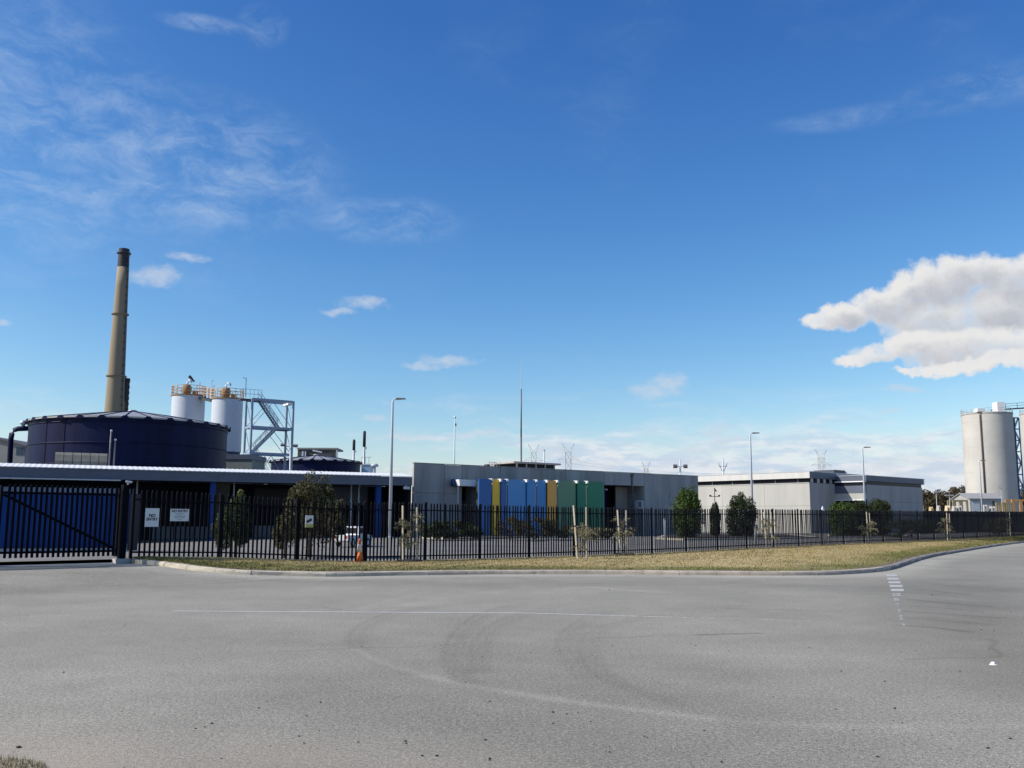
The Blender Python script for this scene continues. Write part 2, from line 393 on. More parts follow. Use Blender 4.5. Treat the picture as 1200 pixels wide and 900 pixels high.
KERB_PX = [(170, 661), (180, 662.3), (200, 665), (222, 668), (245, 670.3), (270, 672.4), (300, 673.8), (329, 674.6), (360, 675.5), (391, 675.8), (440, 675), (495, 674), (600, 673),
           (700, 673), (800, 674), (900, 674.5), (950, 674.3), (980, 673.6), (1005, 672.2), (1020, 671), (1036, 669.2), (1050, 666.3), (1064, 661.5), (1082, 655.6), (1100, 651.5), (1120, 648), (1160, 641.4), (1200, 636), (1245, 631)]
KERB = smooth_px(KERB_PX, 10)
dk = dist_poly(KERB)
side = (GX-0)*0
wear *= 1+.32*np.exp(-((dk-.45)/.75)**2)*(1+.5*wob(1.1, 3))                    # pale silt along the kerb
for px, w, a, sd_ in [
    ([(565, 704), (480, 714), (432, 729), (414, 748), (428, 768), (480, 790)], .16, -.16, 1),
    ([(600, 709), (560, 722), (531, 748), (527, 775), (545, 800)], .2, -.17, 2),
    ([(640, 712), (590, 727), (560, 752), (560, 788)], .16, -.14, 3),
    ([(705, 716), (668, 737), (660, 762), (684, 795)], .15, -.11, 4),
    ([(770, 720), (705, 735), (686, 757), (705, 792), (790, 826)], .2, -.13, 5),
    ([(500, 694), (445, 706), (422, 716)], .15, .09, 6), ([(620, 689), (540, 698), (470, 710)], .2, .06, 6),
    ([(415, 760), (450, 777), (520, 797), (600, 812), (700, 826), (830, 842)], .09, .20, 7),
    ([(600, 812), (720, 828), (860, 845), (1010, 852), (1230, 850)], .14, .11, 8),
    ([(690, 762), (760, 792), (850, 806), (960, 806)], .4, .07, 9),
    ([(1060, 676), (1120, 671), (1160, 659), (1210, 645)], 1.1, .15, 10),
    ([(1230, 646), (1150, 662), (1112, 682), (1118, 715), (1170, 760), (1260, 800)], 1.8, -.22, 11),
    ([(1200, 690), (1160, 730), (1200, 790)], 1.5, -.10, 12),
    ([(0, 692), (150, 687), (330, 683), (500, 683), (700, 684), (950, 686), (1030, 689)], 1.6, -.13, 13),
    ([(-40, 666), (60, 664), (160, 662)], .8, .16, 13),
    ([(180, 688), (350, 679), (480, 677)], .16, -.13, 14),
    ([(40, 674), (90, 672), (130, 671)], .22, -.17, 15), ([(0, 724), (120, 719), (200, 717)], .12, .10, 16),
    ([(690, 688), (730, 691), (780, 694)], .18, .16, 17), ([(605, 678), (650, 682), (702, 684)], .07, -.2, 18),
    ([(818, 744), (850, 743), (890, 742)], .07, -.42, 19), ([(700, 747), (735, 747), (760, 745)], .05, -.35, 20),
    ([(855, 713), (895, 714), (935, 716)], .09, -.18, 21), ([(945, 691), (960, 690.5), (980, 690.6)], .08, -.25, 22),
    ([(60, 748), (300, 742), (560, 752)], .9, -.05, 23), ([(0, 800), (200, 812), (420, 850)], 1.0, .06, 24),
    ([(330, 815), (500, 850), (700, 880)], .8, -.08, 25), ([(800, 760), (900, 770), (1040, 778)], 1.1, .08, 26),
    ([(1065, 683), (1090, 684), (1130, 688)], .10, -.13, 27), ([(1064, 691), (1100, 693), (1135, 697)], .12, -.12, 28),
    ([(1062, 702), (1100, 706), (1160, 711)], .09, -.22, 29), ([(1062, 709), (1110, 713), (1150, 717)], .08, -.16, 30),
    ([(1060, 716), (1100, 719), (1170, 724)], .09, -.22, 31), ([(1062, 724), (1110, 728), (1160, 732)], .08, -.18, 32),
    ([(1058, 733), (1090, 735), (1130, 740)], .13, -.22, 33), ([(1064, 697), (1100, 700), (1150, 705)], .12, .09, 34), ([(1064, 720), (1110, 723), (1150, 728)], .12, .09, 35)]:
    if sd_ <= 5:                           # tyre arcs: a soft scrub band with sharper edge lines
        wear += mark(px, w*.8, a*.14, seed=sd_)
        for dx_, k_ in ((-5, .9), (7, .7), (15, .45)): wear += mark([(x+dx_, y+.4) for x, y in px], .05, a*k_, seed=sd_+60)
    else: wear += mark(px, w, a, seed=sd_)
rc_ = random.Random(5)
for x0, y0, ln in ((-5.5, 20, 5.), (1.5, 22, 6.), (5, 12.5, 4.), (-3, 13, 3.), (8, 24, 5.), (-7, 26.5, 4.)):
    a_ = rc_.uniform(-.5, .5); pts_ = [(x0, y0)]
    for k in range(int(ln/.22)): a_ += rc_.gauss(0, .25); pts_.append((pts_[-1][0]+.22*math.cos(a_), pts_[-1][1]+.22*math.sin(a_)*.8))
    wear -= .20*np.exp(-(dist_poly(pts_)/.035)**2)
wear *= 1+.05*wob(.5, 40)+.05*wob(1.3, 41)
dust += .55*np.exp(-(np.hypot(GX+4.6, GY-6.0)/1.9)**2)*(1+.5*wob(3, 42)) + .25*np.exp(-((GY-7.2)/.7)**2)*np.exp(-((GX+2)/2.2)**2)*(1+.6*wob(3, 44))
dust += np.clip(.16*np.exp(-(np.hypot(GX-9, GY-13)/4.)**2)*(1+.8*wob(1.5, 43)), 0, 1)
wear *= 1-.17*np.exp(-((GX-.3)/2.6)**2-((GY-9)/5.5)**2)
wear = np.clip(wear, .4, 1.6); dust = np.clip(dust, 0, .8)
road = mesh_np('road', np.stack([GX, GY, road_z(GX, GY)], 1), grid_faces(len(RX), len(RY)), asphalt, attrs={'wear': wear, 'dust': dust}, smooth=True)
tag(road, kind='structure')

# yard behind the fence
sa = np.concatenate([np.arange(-25, 60, 1.), np.arange(60, 330, 6.)]); ta = np.concatenate([np.arange(FT+.12, 62, 1.), np.arange(62, 330, 8.)])
S2, T2 = np.meshgrid(sa, ta, indexing='ij'); S2 = S2.ravel(); T2 = T2.ravel(); X2, Y2 = xy(S2, T2)
tag(mesh_np('yard', np.stack([X2, Y2, yard_z(X2, Y2)+.012], 1), grid_faces(len(sa), len(ta)), yard_mat, smooth=True), kind='structure')

# ------------------------------------------------------------------ verge and kerb
def grass_material():
    m = bpy.data.materials.new('dry_grass'); m.use_nodes = True; t = m.node_tree; b = t.nodes['Principled BSDF']
    b.inputs['Roughness'].default_value = .85; b.inputs['Specular IOR Level'].default_value = .15
    co = t.nodes.new('ShaderNodeTexCoord')
    n = t.nodes.new('ShaderNodeTexNoise'); n.inputs['Scale'].default_value = .9; n.inputs['Detail'].default_value = 8; n.inputs['Roughness'].default_value = .7; t.links.new(co.outputs['Object'], n.inputs['Vector'])
    n2 = t.nodes.new('ShaderNodeTexNoise'); n2.inputs['Scale'].default_value = 13; n2.inputs['Detail'].default_value = 5; t.links.new(co.outputs['Object'], n2.inputs['Vector'])
    a = t.nodes.new('ShaderNodeAttribute'); a.attribute_name = 'dry'
    s = t.nodes.new('ShaderNodeMath'); s.operation = 'MULTIPLY_ADD'; t.links.new(n.outputs[0], s.inputs[0]); s.inputs[1].default_value = .7; t.links.new(a.outputs['Fac'], s.inputs[2])
    s2 = t.nodes.new('ShaderNodeMath'); s2.operation = 'MULTIPLY_ADD'; t.links.new(n2.outputs[0], s2.inputs[0]); s2.inputs[1].default_value = .55; t.links.new(s.outputs[0], s2.inputs[2])
    r = t.nodes.new('ShaderNodeValToRGB'); e = r.color_ramp.elements; e[0].position = .40; e[0].color = (.125, .135, .040, 1); e[1].position = 1.15; e[1].color = (.40, .32, .165, 1)
    k = e.new(.75); k.color = (.26, .225, .095, 1)
    t.links.new(s2.outputs[0], r.inputs[0])
    dz = t.nodes.new('ShaderNodeAttribute'); dz.attribute_name = 'dirt'
    mx = t.nodes.new('ShaderNodeMix'); mx.data_type = 'RGBA'; t.links.new(dz.outputs['Fac'], mx.inputs[0]); t.links.new(r.outputs[0], mx.inputs[6]); mx.inputs[7].default_value = (.125, .092, .065, 1)
    t.links.new(mx.outputs[2], b.inputs['Base Color']); return m
grass_mat = grass_material()
KP = np.array(KERB); seg = np.hypot(*np.diff(KP, axis=0).T); KL = np.concatenate([[0], np.cumsum(seg)])
def kerb_at(u):
    x = np.interp(u, KL, KP[:, 0]); y = np.interp(u, KL, KP[:, 1])
    e = .15; x1 = np.interp(np.minimum(u+e, KL[-1]), KL, KP[:, 0]); y1 = np.interp(np.minimum(u+e, KL[-1]), KL, KP[:, 1])
    x0 = np.interp(np.maximum(u-e, 0), KL, KP[:, 0]); y0 = np.interp(np.maximum(u-e, 0), KL, KP[:, 1])
    d = np.hypot(x1-x0, y1-y0); return x, y, -(y1-y0)/d, (x1-x0)/d          # normal to the left: away from the road
KW, KH = .30, .13
FS0, FS1 = 13.7, 118.
nu, nv = 420, 26
U = np.linspace(0, KL[-1], nu); kx, ky, nx, ny = kerb_at(U); bx, by = kx+nx*KW*.9, ky+ny*KW*.9
ks, kt = st(bx, by)
fs = np.clip(FS0+.25+(FS1-FS0)*(U/KL[-1])**1.0, FS0, FS1)
fs = np.interp(U, [0, KL[-1]*.04, KL[-1]], [FS0+.35, max(FS0+1.2, ks[int(nu*.04)]), FS1])
# match each kerb point with the fence point opposite it
fs = np.maximum.accumulate(np.where(kt > FT-.3, ks, np.clip(ks+(FT-kt)*np.interp(U, [0, 12, 30, KL[-1]], [.0, .25, .55, .35]), FS0+.35, FS1)))
def verge_pt(iu, v):
    fx, fy = xy(fs[iu], FT+.35); X = bx[iu]*(1-v)+fx*v; Y = by[iu]*(1-v)+fy*v
    z0 = road_z(bx[iu], by[iu])+KH-.015; z1 = road_z(fx, fy)+fence_rise(fs[iu])+.02
    Z = z0*(1-ss(v, 0, 1))+z1*ss(v, 0, 1)+.05*np.sin(np.pi*v)
    return X, Y, Z
vv = np.linspace(0, 1, nv)
IU, VV = np.meshgrid(np.arange(nu), vv, indexing='ij'); VX, VY, VZ = verge_pt(IU.ravel(), VV.ravel())
width = np.hypot(VX-bx[IU.ravel()], VY-by[IU.ravel()])
dry = np.clip(-.12+.50*ss(width, 1.0, 4.0)+.10*np.sin(VX*.9+1.3*np.sin(VY*.7)), -.2, 1); dirt = np.clip(1.2-ss(width, .05, 1.0)*1.25+.35*np.sin(VX*2.1+np.sin(VY*3)), 0, 1)*(width < 1.05)+.55*np.clip(np.sin(VX*.83+2*np.sin(VY*.51))*np.sin(VY*1.07+np.sin(VX*1.9))*2.2-1.25, 0, 1)
VZb = VZ+.018*np.sin(VX*5.1+VY*2.3)*np.sin(VY*4.1-VX)*np.clip(width*2, 0, 1)
verge = mesh_np('grass_verge', np.stack([VX, VY, VZb], 1), grid_faces(nu, nv), grass_mat, attrs={'dry': dry, 'dirt': dirt}, smooth=True)
tag(verge, kind='structure')
# blades
def blades(name, X, Y, Z, h, w, mat, dryv, dirtv):
    n = len(X); a = rng.uniform(0, 2*np.pi, n); lean = rng.uniform(.1, .75, n)*h; la = rng.uniform(0, 2*np.pi, n)
    dx, dy = np.cos(a)*w/2, np.sin(a)*w/2
    p0 = np.stack([X-dx, Y-dy, Z-.01], 1); p1 = np.stack([X+dx, Y+dy, Z-.01], 1)
    p2 = np.stack([X+np.cos(la)*lean, Y+np.sin(la)*lean, Z+h], 1)
    V = np.stack([p0, p1, p2], 1).reshape(-1, 3); Fa = np.arange(3*n).reshape(-1, 3)
    o = mesh_np(name, V, Fa, mat, attrs={'dry': np.repeat(dryv, 3), 'dirt': np.repeat(dirtv, 3)})
    return tag(o, kind='stuff')
n = 260000
uu = rng.uniform(0, 1, n)**1.25*(nu-1.001); iu = uu.astype(int); v = rng.uniform(0, 1, n)
gx, gy, gz = verge_pt(iu, v); gx += rng.normal(0, .12, n); gy += rng.normal(0, .12, n)
wd = np.hypot(gx-bx[iu], gy-by[iu]); keep = (rng.uniform(0, 1, n) < np.clip(.10+ss(wd, .2, 1.1), 0, 1)) & (np.hypot(gx-kx[iu], gy-ky[iu]) > KW*np.where(np.sin(gx*3.1)*np.sin(gy*2.3+gx)+rng.normal(0, .3, n) > .45, .5, .97))
gx, gy, gz, wd = gx[keep], gy[keep], gz[keep], wd[keep]
dist = np.hypot(gx, gy)
clump = .5+.5*np.sin(gx*1.7+np.sin(gy*1.3)*2)*np.sin(gy*2.1+gx*.6)
hh = rng.uniform(.015, .05, len(gx))*(.6+.7*clump)+.012*ss(wd, 1.2, .4)
blades('grass', gx, gy, gz, hh, .016+.0005*dist, grass_mat, np.clip(-.12+.50*ss(wd, 1.0, 4.0)+.10*np.sin(gx*.9+1.3*np.sin(gy*.7))+rng.normal(0, .14, len(gx)), -.2, 1), rng.uniform(0, .25, len(gx)))
# kerb: a concrete haunch with its stones
hau = MB()
ku = np.linspace(0, KL[-1], 160); hx, hy, hnx, hny = kerb_at(ku); hz = road_z(hx, hy)
vs = []; fa = []
for i in range(160):
    for (o_, z_) in ((.015, .02), (.02, KH-.03), (KW-.01, KH-.03), (KW+.05, KH-.1)):
        vs.append((hx[i]+hnx[i]*o_, hy[i]+hny[i]*o_, hz[i]+z_))
for i in range(159):
    for k in range(3): fa.append((i*4+k, i*4+k+1, (i+1)*4+k+1, (i+1)*4+k))
hau.add(vs, fa); kerb_root = tag(hau.build('kerb', kerb_worn), kind='structure')
u = 0.; L_ = 1.15; i = 0
while u+.3 < KL[-1]:
    L_ = (1.15 if u < 30 else 1.5)*random.uniform(.92, 1.08); u1 = min(u+L_-.022, KL[-1]-.01); b_ = MB(); vs = []; fa = []; K_ = 4
    jx, jz = random.uniform(-.012, .012), random.uniform(-.008, .008)
    prof = [(-.0, -.05), (.012, KH*.55), (.05, KH-.012), (.085, KH), (KW, KH), (KW, -.02)]
    for k in range(K_):
        x, y, ax, ay = kerb_at(u+(u1-u)*k/(K_-1)); z = float(road_z(x, y))
        vs += [(x+ax*(o_+jx), y+ay*(o_+jx), z+z_+(jz if z_ > 0 else 0)) for o_, z_ in prof]
    m_ = len(prof)
    for k in range(K_-1):
        for q in range(m_-1): fa.append((k*m_+q, (k+1)*m_+q, (k+1)*m_+q+1, k*m_+q+1))
    fa += [tuple(range(m_)), tuple(range((K_-1)*m_, K_*m_))[::-1]]
    b_.add(vs, fa); b_.build('kerb_stone', kerb_conc if u < 9 else (kerb_worn if u < 27 else kerb_dark), kerb_root)
    u += L_; i += 1

p0 = Vector((KP[0, 0], KP[0, 1], 0)); fx_, fy_ = xy(FS0+.12, FT+.2); p1 = Vector((fx_, fy_, 0)); z_ = float(road_z(p0.x, p0.y))
MB().beam(p0.lerp(p1, -.05)+Vector((0, 0, z_+.03)), p1+Vector((0, 0, z_+.03)), .26, .2).build('kerb_stone', kerb_conc, kerb_root)
# grassy corner at the photographer's feet
cg = ground_hit(4, 902); n = 5200
ang = rng.uniform(0, 2*np.pi, n); rr = rng.uniform(0, 1, n)**.6*.62
px_, py_ = cg.x-.36+rr*np.cos(ang)*1.1, cg.y-.12+rr*np.sin(ang)*.75
blades('grass_tuft', px_, py_, np.zeros(n), rng.uniform(.012, .05, n), np.full(n, .006), grass_mat, rng.normal(.12, .15, n), rng.uniform(0, .4, n))

# painted road markings
def paint_mat(nm='worn_road_paint', v=.60):
    m = M(nm, (v, v*.985, v*.95), .8, .05, 9); t = m.node_tree; b = t.nodes['Principled BSDF']
    co = t.nodes.new('ShaderNodeTexCoord'); n = t.nodes.new('ShaderNodeTexNoise'); n.inputs['Scale'].default_value = 5.5; n.inputs['Detail'].default_value = 8; n.inputs['Roughness'].default_value = .75
    t.links.new(co.outputs['Object'], n.inputs['Vector'])
    a = t.nodes.new('ShaderNodeAttribute'); a.attribute_name = 'worn'
    s = t.nodes.new('ShaderNodeMath'); s.operation = 'SUBTRACT'; t.links.new(n.outputs[0], s.inputs[0]); t.links.new(a.outputs['Fac'], s.inputs[1])
    r = t.nodes.new('ShaderNodeMapRange'); r.inputs[1].default_value = -.06; r.inputs[2].default_value = .10; r.inputs[3].default_value = .22; t.links.new(s.outputs[0], r.inputs[0])
    tr = t.nodes.new('ShaderNodeBsdfTransparent'); mx = t.nodes.new('ShaderNodeMixShader')
    t.links.new(r.outputs[0], mx.inputs[0]); t.links.new(tr.outputs[0], mx.inputs[1]); t.links.new(b.outputs[0], mx.inputs[2]); t.links.new(mx.outputs[0], t.nodes['Material Output'].inputs[0])
    return m
paint = paint_mat(); paint2 = paint_mat('faded_road_paint', .40)
def strip(name, a, b, w, worn0, worn1, n=60):
    a, b = Vector(a), Vector(b); d = (b-a); d.z = 0; q = Vector((-d.y, d.x, 0)).normalized()*w/2
    V = []; wn_ = []
    for i in range(n+1):
        p = a.lerp(b, i/n); jit = random.uniform(.92, 1.08)
        for sgn in (-1, 1):
            v_ = p+q*sgn*jit; V.append((v_.x, v_.y, float(road_z(v_.x, v_.y))+.004)); wn_.append(worn0+(worn1-worn0)*i/n)
    o = mesh_np(name, V, [(2*i, 2*i+2, 2*i+3, 2*i+1) for i in range(n)], paint, attrs={'worn': wn_}); return tag(o, kind='structure')
la, lm, lb = ground_hit(203, 716.2), ground_hit(620, 718.6), ground_hit(965, 728.6)
strip('road_line', la, lm, .075, .22, .34); strip('road_line', lm, lb, .07, .36, .60)
for i, yc in enumerate([674.3, 678.3, 682.6, 686.9, 691.6, 697, 702.6, 709, 716, 724, 733]):
    f = (yc-671)/66; xl = 1037.5+20.5*f; hl = .46*(np.gradient([674.3, 678.3, 682.6, 686.9, 691.6, 697, 702.6, 709, 716, 724, 733])[i])*.62
    wpx = [12.5, 13, 14, 15, 15, 10, 6, 4.5, 4, 4, 4][i]
    p = [ground_hit(xl-.15*hl, yc-hl), ground_hit(xl+wpx, yc-hl), ground_hit(xl+wpx+.6, yc+hl), ground_hit(xl+.45*hl, yc+hl)]
    V = [(q.x, q.y, float(road_z(q.x, q.y))+.004) for q in p]
    tag(mesh_np('give_way_mark', V, [(3, 2, 1, 0)], paint2, attrs={'worn': [.24+.02*i if i < 5 else .40+.012*i]*4}), kind='structure')
# loose stones on the asphalt
ns = 900
sx_ = rng.uniform(-6, 11, ns); sy_ = 5.8+rng.exponential(4.2, ns); ok = sy_ < 26; sx_, sy_ = sx_[ok], sy_[ok]
V = []; Fa = []
octo = np.array([(1, 0, 0), (0, 1, 0), (-1, 0, 0), (0, -1, 0), (0, 0, 1), (0, 0, -.6)], float); of = [(0, 1, 4), (1, 2, 4), (2, 3, 4), (3, 0, 4), (1, 0, 5), (2, 1, 5), (3, 2, 5), (0, 3, 5)]
def add_stone(x, y, r):
    q = octo*r*rng.uniform(.6, 1.2, (6, 3))*np.array([1.2, 1, .6]); a = rng.uniform(0, 6.28); c_, s_ = math.cos(a), math.sin(a)
    q = np.stack([q[:, 0]*c_-q[:, 1]*s_, q[:, 0]*s_+q[:, 1]*c_, q[:, 2]+r*.25], 1)+np.array([x, y, float(road_z(x, y))])
    k = len(V)*6; V.append(q); Fa.extend([(a_+k, b_+k, c2+k) for a_, b_, c2 in of])
for x, y in zip(sx_, sy_): add_stone(x, y, float(np.clip(rng.lognormal(-5.4, .5), .002, .014)))
for (x, y, r) in [(146, 733, .022), (22, 876, .03), (1092, 697.5, .035), (80, 804, .012), (648, 835, .02), (664, 837, .018), (677, 835, .012), (648, 848, .018), (718, 757, .02), (622, 765, .015), (714, 691.6, .03),
                  (815, 757, .02), (809, 754.5, .016), (948, 759, .016), (986, 787, .022), (1052, 800, .014), (1049, 830.5, .022), (1125, 787.5, .018), (475, 869, .02), (476, 871.5, .015), (512, 886, .02), (574, 891, .018), (569, 867.5, .018),
                  (755, 863, .014), (1056, 764, .014), (1074, 763, .014), (1150, 738, .022), (1159, 761, .016), (1184, 866, .02), (1158, 877, .02), (495, 886, .02), (420, 870, .014), (303, 830, .02), (313, 822, .014), (350, 863, .016), (356, 871, .014), (240, 852, .014), (229, 854, .014), (248, 848, .018), (150, 845, .008)]:
    p = ground_hit(x, y); add_stone(p.x, p.y, r*.8)
tag(mesh_np('loose_stones', np.concatenate(V), Fa, stone_dark), kind='stuff')
# crumpled litter
p = ground_hit(1164, 779); b_ = MB()
pts = [(math.cos(a)*r*.045, math.sin(a)*r*.035, z) for z in (0, .018, .034) for a, r in [(k*math.pi/4+z*9, random.uniform(.6, 1.1)*(1.1-z*16)) for k in range(8)]]
b_.M = Matrix.Translation(p); b_.add(pts, [(k, (k+1) % 8, 8+(k+1) % 8, 8+k) for k in range(8)]+[(8+k, 8+(k+1) % 8, 16+(k+1) % 8, 16+k) for k in range(8)]+[tuple(range(16, 24)), tuple(range(8))[::-1]])
tag(b_.build('litter', white_paint), 'small crumpled white scrap lying on the asphalt at right', 'litter')

# ------------------------------------------------------------------ fence and gate
def fence_h(s): return float(np.interp(s, [13, 18, 25, 60, 120], [2.24, 2.24, 2.4, 2.36, 2.36]))
def fence_base(s):
    x, y = xy(s, FT); return Vector((x, y, float(road_z(x, y)+fence_rise(s))))
A45 = math.pi/4
fence = thing('palisade_fence', fence_base(45), 'long black steel palisade fence along the grass verge', 'fence'); FO = fence.location.copy()
def picket_mesh(name, w, d, h):
    b_ = MB(); z1 = h-.07
    b_.add([(-w/2, -d/2, 0), (w/2, -d/2, 0), (w/2, d/2, 0), (-w/2, d/2, 0), (-w/2, -d/2, z1), (w/2, -d/2, z1), (w/2, d/2, z1), (-w/2, d/2, z1), (0, -d/2, h), (0, d/2, h)],
           [(3, 2, 1, 0), (0, 1, 5, 8, 4), (2, 3, 7, 9, 6), (1, 2, 6, 9, 8, 5), (3, 0, 4, 8, 9, 7)])
    me = bpy.data.meshes.new(name); me.from_pydata(b_.v, [], b_.f); me.materials.append(black_paint); return me
PK = picket_mesh('picket', .064, .03, 2.34)
S_POST0, BAY = 16.84, 3.108; posts = [S_POST0+BAY*k for k in range(-1, 33)]
sp = .1725; k = 0; s = FS0+.3; rest = MB()
while s < posts[-1]:
    if min(abs(s-q) for q in posts) > .085:
        b0 = fence_base(s); sc = (fence_h(s)-.06)/2.34
        if k < 299:
            o = new_obj('picket', PK, None, fence); o.location = b0+Vector((0, 0, .06))-FO; o.rotation_euler = (random.gauss(0, .008), random.gauss(0, .010), A45+random.gauss(0, .03)); o.scale = (1, 1, sc); k += 1
        else:
            rest.M = Matrix.Translation(b0+Vector((0, 0, .06))) @ Matrix.Rotation(A45, 4, 'Z') @ Matrix.Diagonal((1, 1, sc, 1))
            rest.add([v.co for v in PK.vertices], [tuple(p.vertices) for p in PK.polygons])
    s += sp
rest.M = None; tag(rest.build('picket', black_paint, fence), kind='stuff')
fn = Vector((1, -1, 0)).normalized()      # toward the road
for i, q in enumerate(posts):
    b0 = fence_base(q); b_ = MB(Matrix.Translation(b0) @ Matrix.Rotation(A45, 4, 'Z'))
    h = fence_h(q)+.02; w = .043
    b_.box(-w, w, -.01, .08, -.1, h-.03); b_.add([(-w-.008, -.018, h-.03), (w+.008, -.018, h-.03), (w+.008, .088, h-.03), (-w-.008, .088, h-.03), (0, .035, h+.03)], [(0, 1, 4), (1, 2, 4), (2, 3, 4), (3, 0, 4), (3, 2, 1, 0)])
    b_.build('post', black_paint, fence)
    if i+1 < len(posts):
        for zr in (.22, -.31):
            za = zr if zr > 0 else fence_h(q)+zr; zb = zr if zr > 0 else fence_h(posts[i+1])+zr
            a = fence_base(q+.06)+Vector((0, 0, za)); c_ = fence_base(posts[i+1]-.06)+Vector((0, 0, zb)); off = -fn*.045
            MB().beam(a+off, c_+off, .045, .05).build('rail', black_paint, fence)

# gate
gs0, gs1 = 9.62, 13.28
def gate_p(s, z, out=0.): x, y = xy(s, FT); return Vector((x, y, 0))+fn*out+Vector((0, 0, z))
gb = float(road_z(*xy(11.5, FT)))+.02
gate = thing('sliding_gate', gate_p(11.5, gb), 'black steel gate with a diagonal brace across the driveway', 'gate')
GZ0, GZ1 = gb+.22, gb+2.42
RZ0, RZ1 = GZ0+.16, GZ1-.26
for s in (gs0+.06, gs1-.05): MB().beam(gate_p(s, GZ0-.02), gate_p(s, GZ1-.05), .12 if s > 11 else .2, .06, up=(1, 1, 0)).build('stile', gate_paint, gate)
for z in (RZ0, RZ1): MB().beam(gate_p(gs0+.12, z), gate_p(gs1-.1, z), .05, .07).build('rail', gate_paint, gate)
MB().beam(gate_p(gs0+.14, RZ1-.06, -.03), gate_p(gs1-.14, RZ0+.09, -.03), .04, .075).build('brace', gate_paint, gate)
GP = picket_mesh('slat', .078, .022, GZ1-GZ0); GP.materials.clear(); GP.materials.append(gate_paint)
s = gs0+.28; GO = gate.location.copy()
while s < gs1-.12:
    o = new_obj('slat', GP, None, gate); o.location = gate_p(s, GZ0, .045)-GO; o.rotation_euler = (0, 0, A45); s += .1535
# second leaf running out of the frame
gate2 = thing('sliding_gate', gate_p(7.6, gb), 'second black gate leaf cut off by the left edge of the photo', 'gate'); GO2 = gate2.location.copy()
for z in (RZ0, RZ1): MB().beam(gate_p(5.6, z), gate_p(gs0-.1, z), .05, .07).build('rail', gate_paint, gate2)
for s_ in (5.6, gs0-.075): MB().beam(gate_p(s_, GZ0-.02), gate_p(s_, GZ1-.05), .05, .06, up=(1, 1, 0)).build('stile', gate_paint, gate2)
s = gs0-.2
while s > 5.7:
    o = new_obj('slat', GP, None, gate2); o.location = gate_p(s, GZ0, .045)-GO2; o.rotation_euler = (0, 0, A45); s -= .1535
# gate post with its foot, camera and loops
gp = thing('gate_post', gate_p(13.45, gb), 'thick black gate post between the gate and the fence', 'post')
MB(Matrix.Translation(gate_p(13.42, gb)) @ Matrix.Rotation(A45, 4, 'Z')).box(-.1, .1, -.1, .1, .1, 2.5).build('shaft', gate_paint, gp)
MB(Matrix.Translation(gate_p(13.42, gb)) @ Matrix.Rotation(A45, 4, 'Z')).box(-.24, .24, -.16, .16, -.1, .13).build('foot', conc_grey, gp)
gp2 = thing('gate_post', gate_p(gs0, gb), 'short grey steel gate foot under the left gate corner', 'post')
MB(Matrix.Translation(gate_p(gs0-.02, gb)) @ Matrix.Rotation(A45, 4, 'Z')).box(-.10, -.02, -.05, .05, -.1, .2).build('foot_plate', galv, gp2)
MB(Matrix.Translation(gate_p(gs0-.02, gb)) @ Matrix.Rotation(A45, 4, 'Z')).box(.04, .10, -.05, .05, -.1, .2).build('foot_plate', galv, gp2)
tr = MB(); tr.beam(gate_p(5, gb-.008), gate_p(13.2, gb-.008), .12, .03); tag(tr.build('gate_track', galv), 'grey steel gate track set in the driveway', 'track')
cm = thing('security_camera', gate_p(13.55, gb+2.5), 'small white security camera on top of the gate post', 'camera')
MB(Matrix.Translation(gate_p(13.5, gb+2.5)) @ Matrix.Rotation(A45, 4, 'Z')).box(-.02, .02, -.02, .02, 0, .07).build('bracket', galv, cm)
MB().tube([gate_p(13.42, gb+2.60, .0), gate_p(13.60, gb+2.58, .05)], .036, 10).build('housing', white_metal, cm)
MB().tube([gate_p(13.60, gb+2.58, .05), gate_p(13.64, gb+2.577, .06)], .028, 10).build('lens', sign_black, cm)
def along(x): a = at(x, 600, 50); k = a.x/a.y; return 31.18*(1+k)/(1-k)

# signs on the fence
def text_part(txt, size, org, ux, parent, mat, name='lettering', align='CENTER', bold=0.):
    cu = bpy.data.curves.new('lettering', 'FONT'); cu.body = txt; cu.size = size; cu.align_x = align; cu.align_y = 'CENTER'; cu.extrude = .001; cu.offset = bold
    to = bpy.data.objects.new('tmp', cu); COL.objects.link(to); bpy.context.view_layer.update()
    me = bpy.data.meshes.new_from_object(to.evaluated_get(bpy.context.evaluated_depsgraph_get())); bpy.data.objects.remove(to)
    me.name = name; me.materials.clear(); me.materials.append(mat)
    n = Vector((ux.y, -ux.x, 0)); Mx = Matrix(((ux.x, 0, n.x, org.x), (ux.y, 0, n.y, org.y), (0, 1, 0, org.z), (0, 0, 0, 1)))
    me.transform(Matrix.Translation(-root_loc(parent)) @ Mx); return new_obj(name, me, None, parent)
UX = Vector((1, 1, 0)).normalized()
def sign(x0, x1, y0, y1, label, name='warning_sign'):
    s0, s1 = along(x0), along(x1); sm = (s0+s1)/2; w = s1-s0
    p = gate_p(sm, 0, .07); zt = at((x0+x1)/2, y0, p.y).z; zb = at((x0+x1)/2, y1, p.y).z
    o = thing(name, (p.x, p.y, zb), label, 'sign')
    b_ = MB(Matrix.Translation((p.x, p.y, 0)) @ Matrix.Rotation(A45, 4, 'Z')); b_.box(-w/2, w/2, -.006, .006, zb, zt); b_.build('board', sign_white, o)
    return o, p, w, zb, zt
def ctr(p, z): return Vector((p.x, p.y, z))+fn*.0085
o, p, w, zb, zt = sign(169.3, 185.5, 595.6, 617.3, 'portrait white NO ENTRY sign beside the gate post')
text_part('NO', .14, ctr(p, zt-(zt-zb)*.40), UX, o, sign_black, bold=.006); text_part('ENTRY', .125, ctr(p, zt-(zt-zb)*.60), UX, o, sign_black, bold=.005)
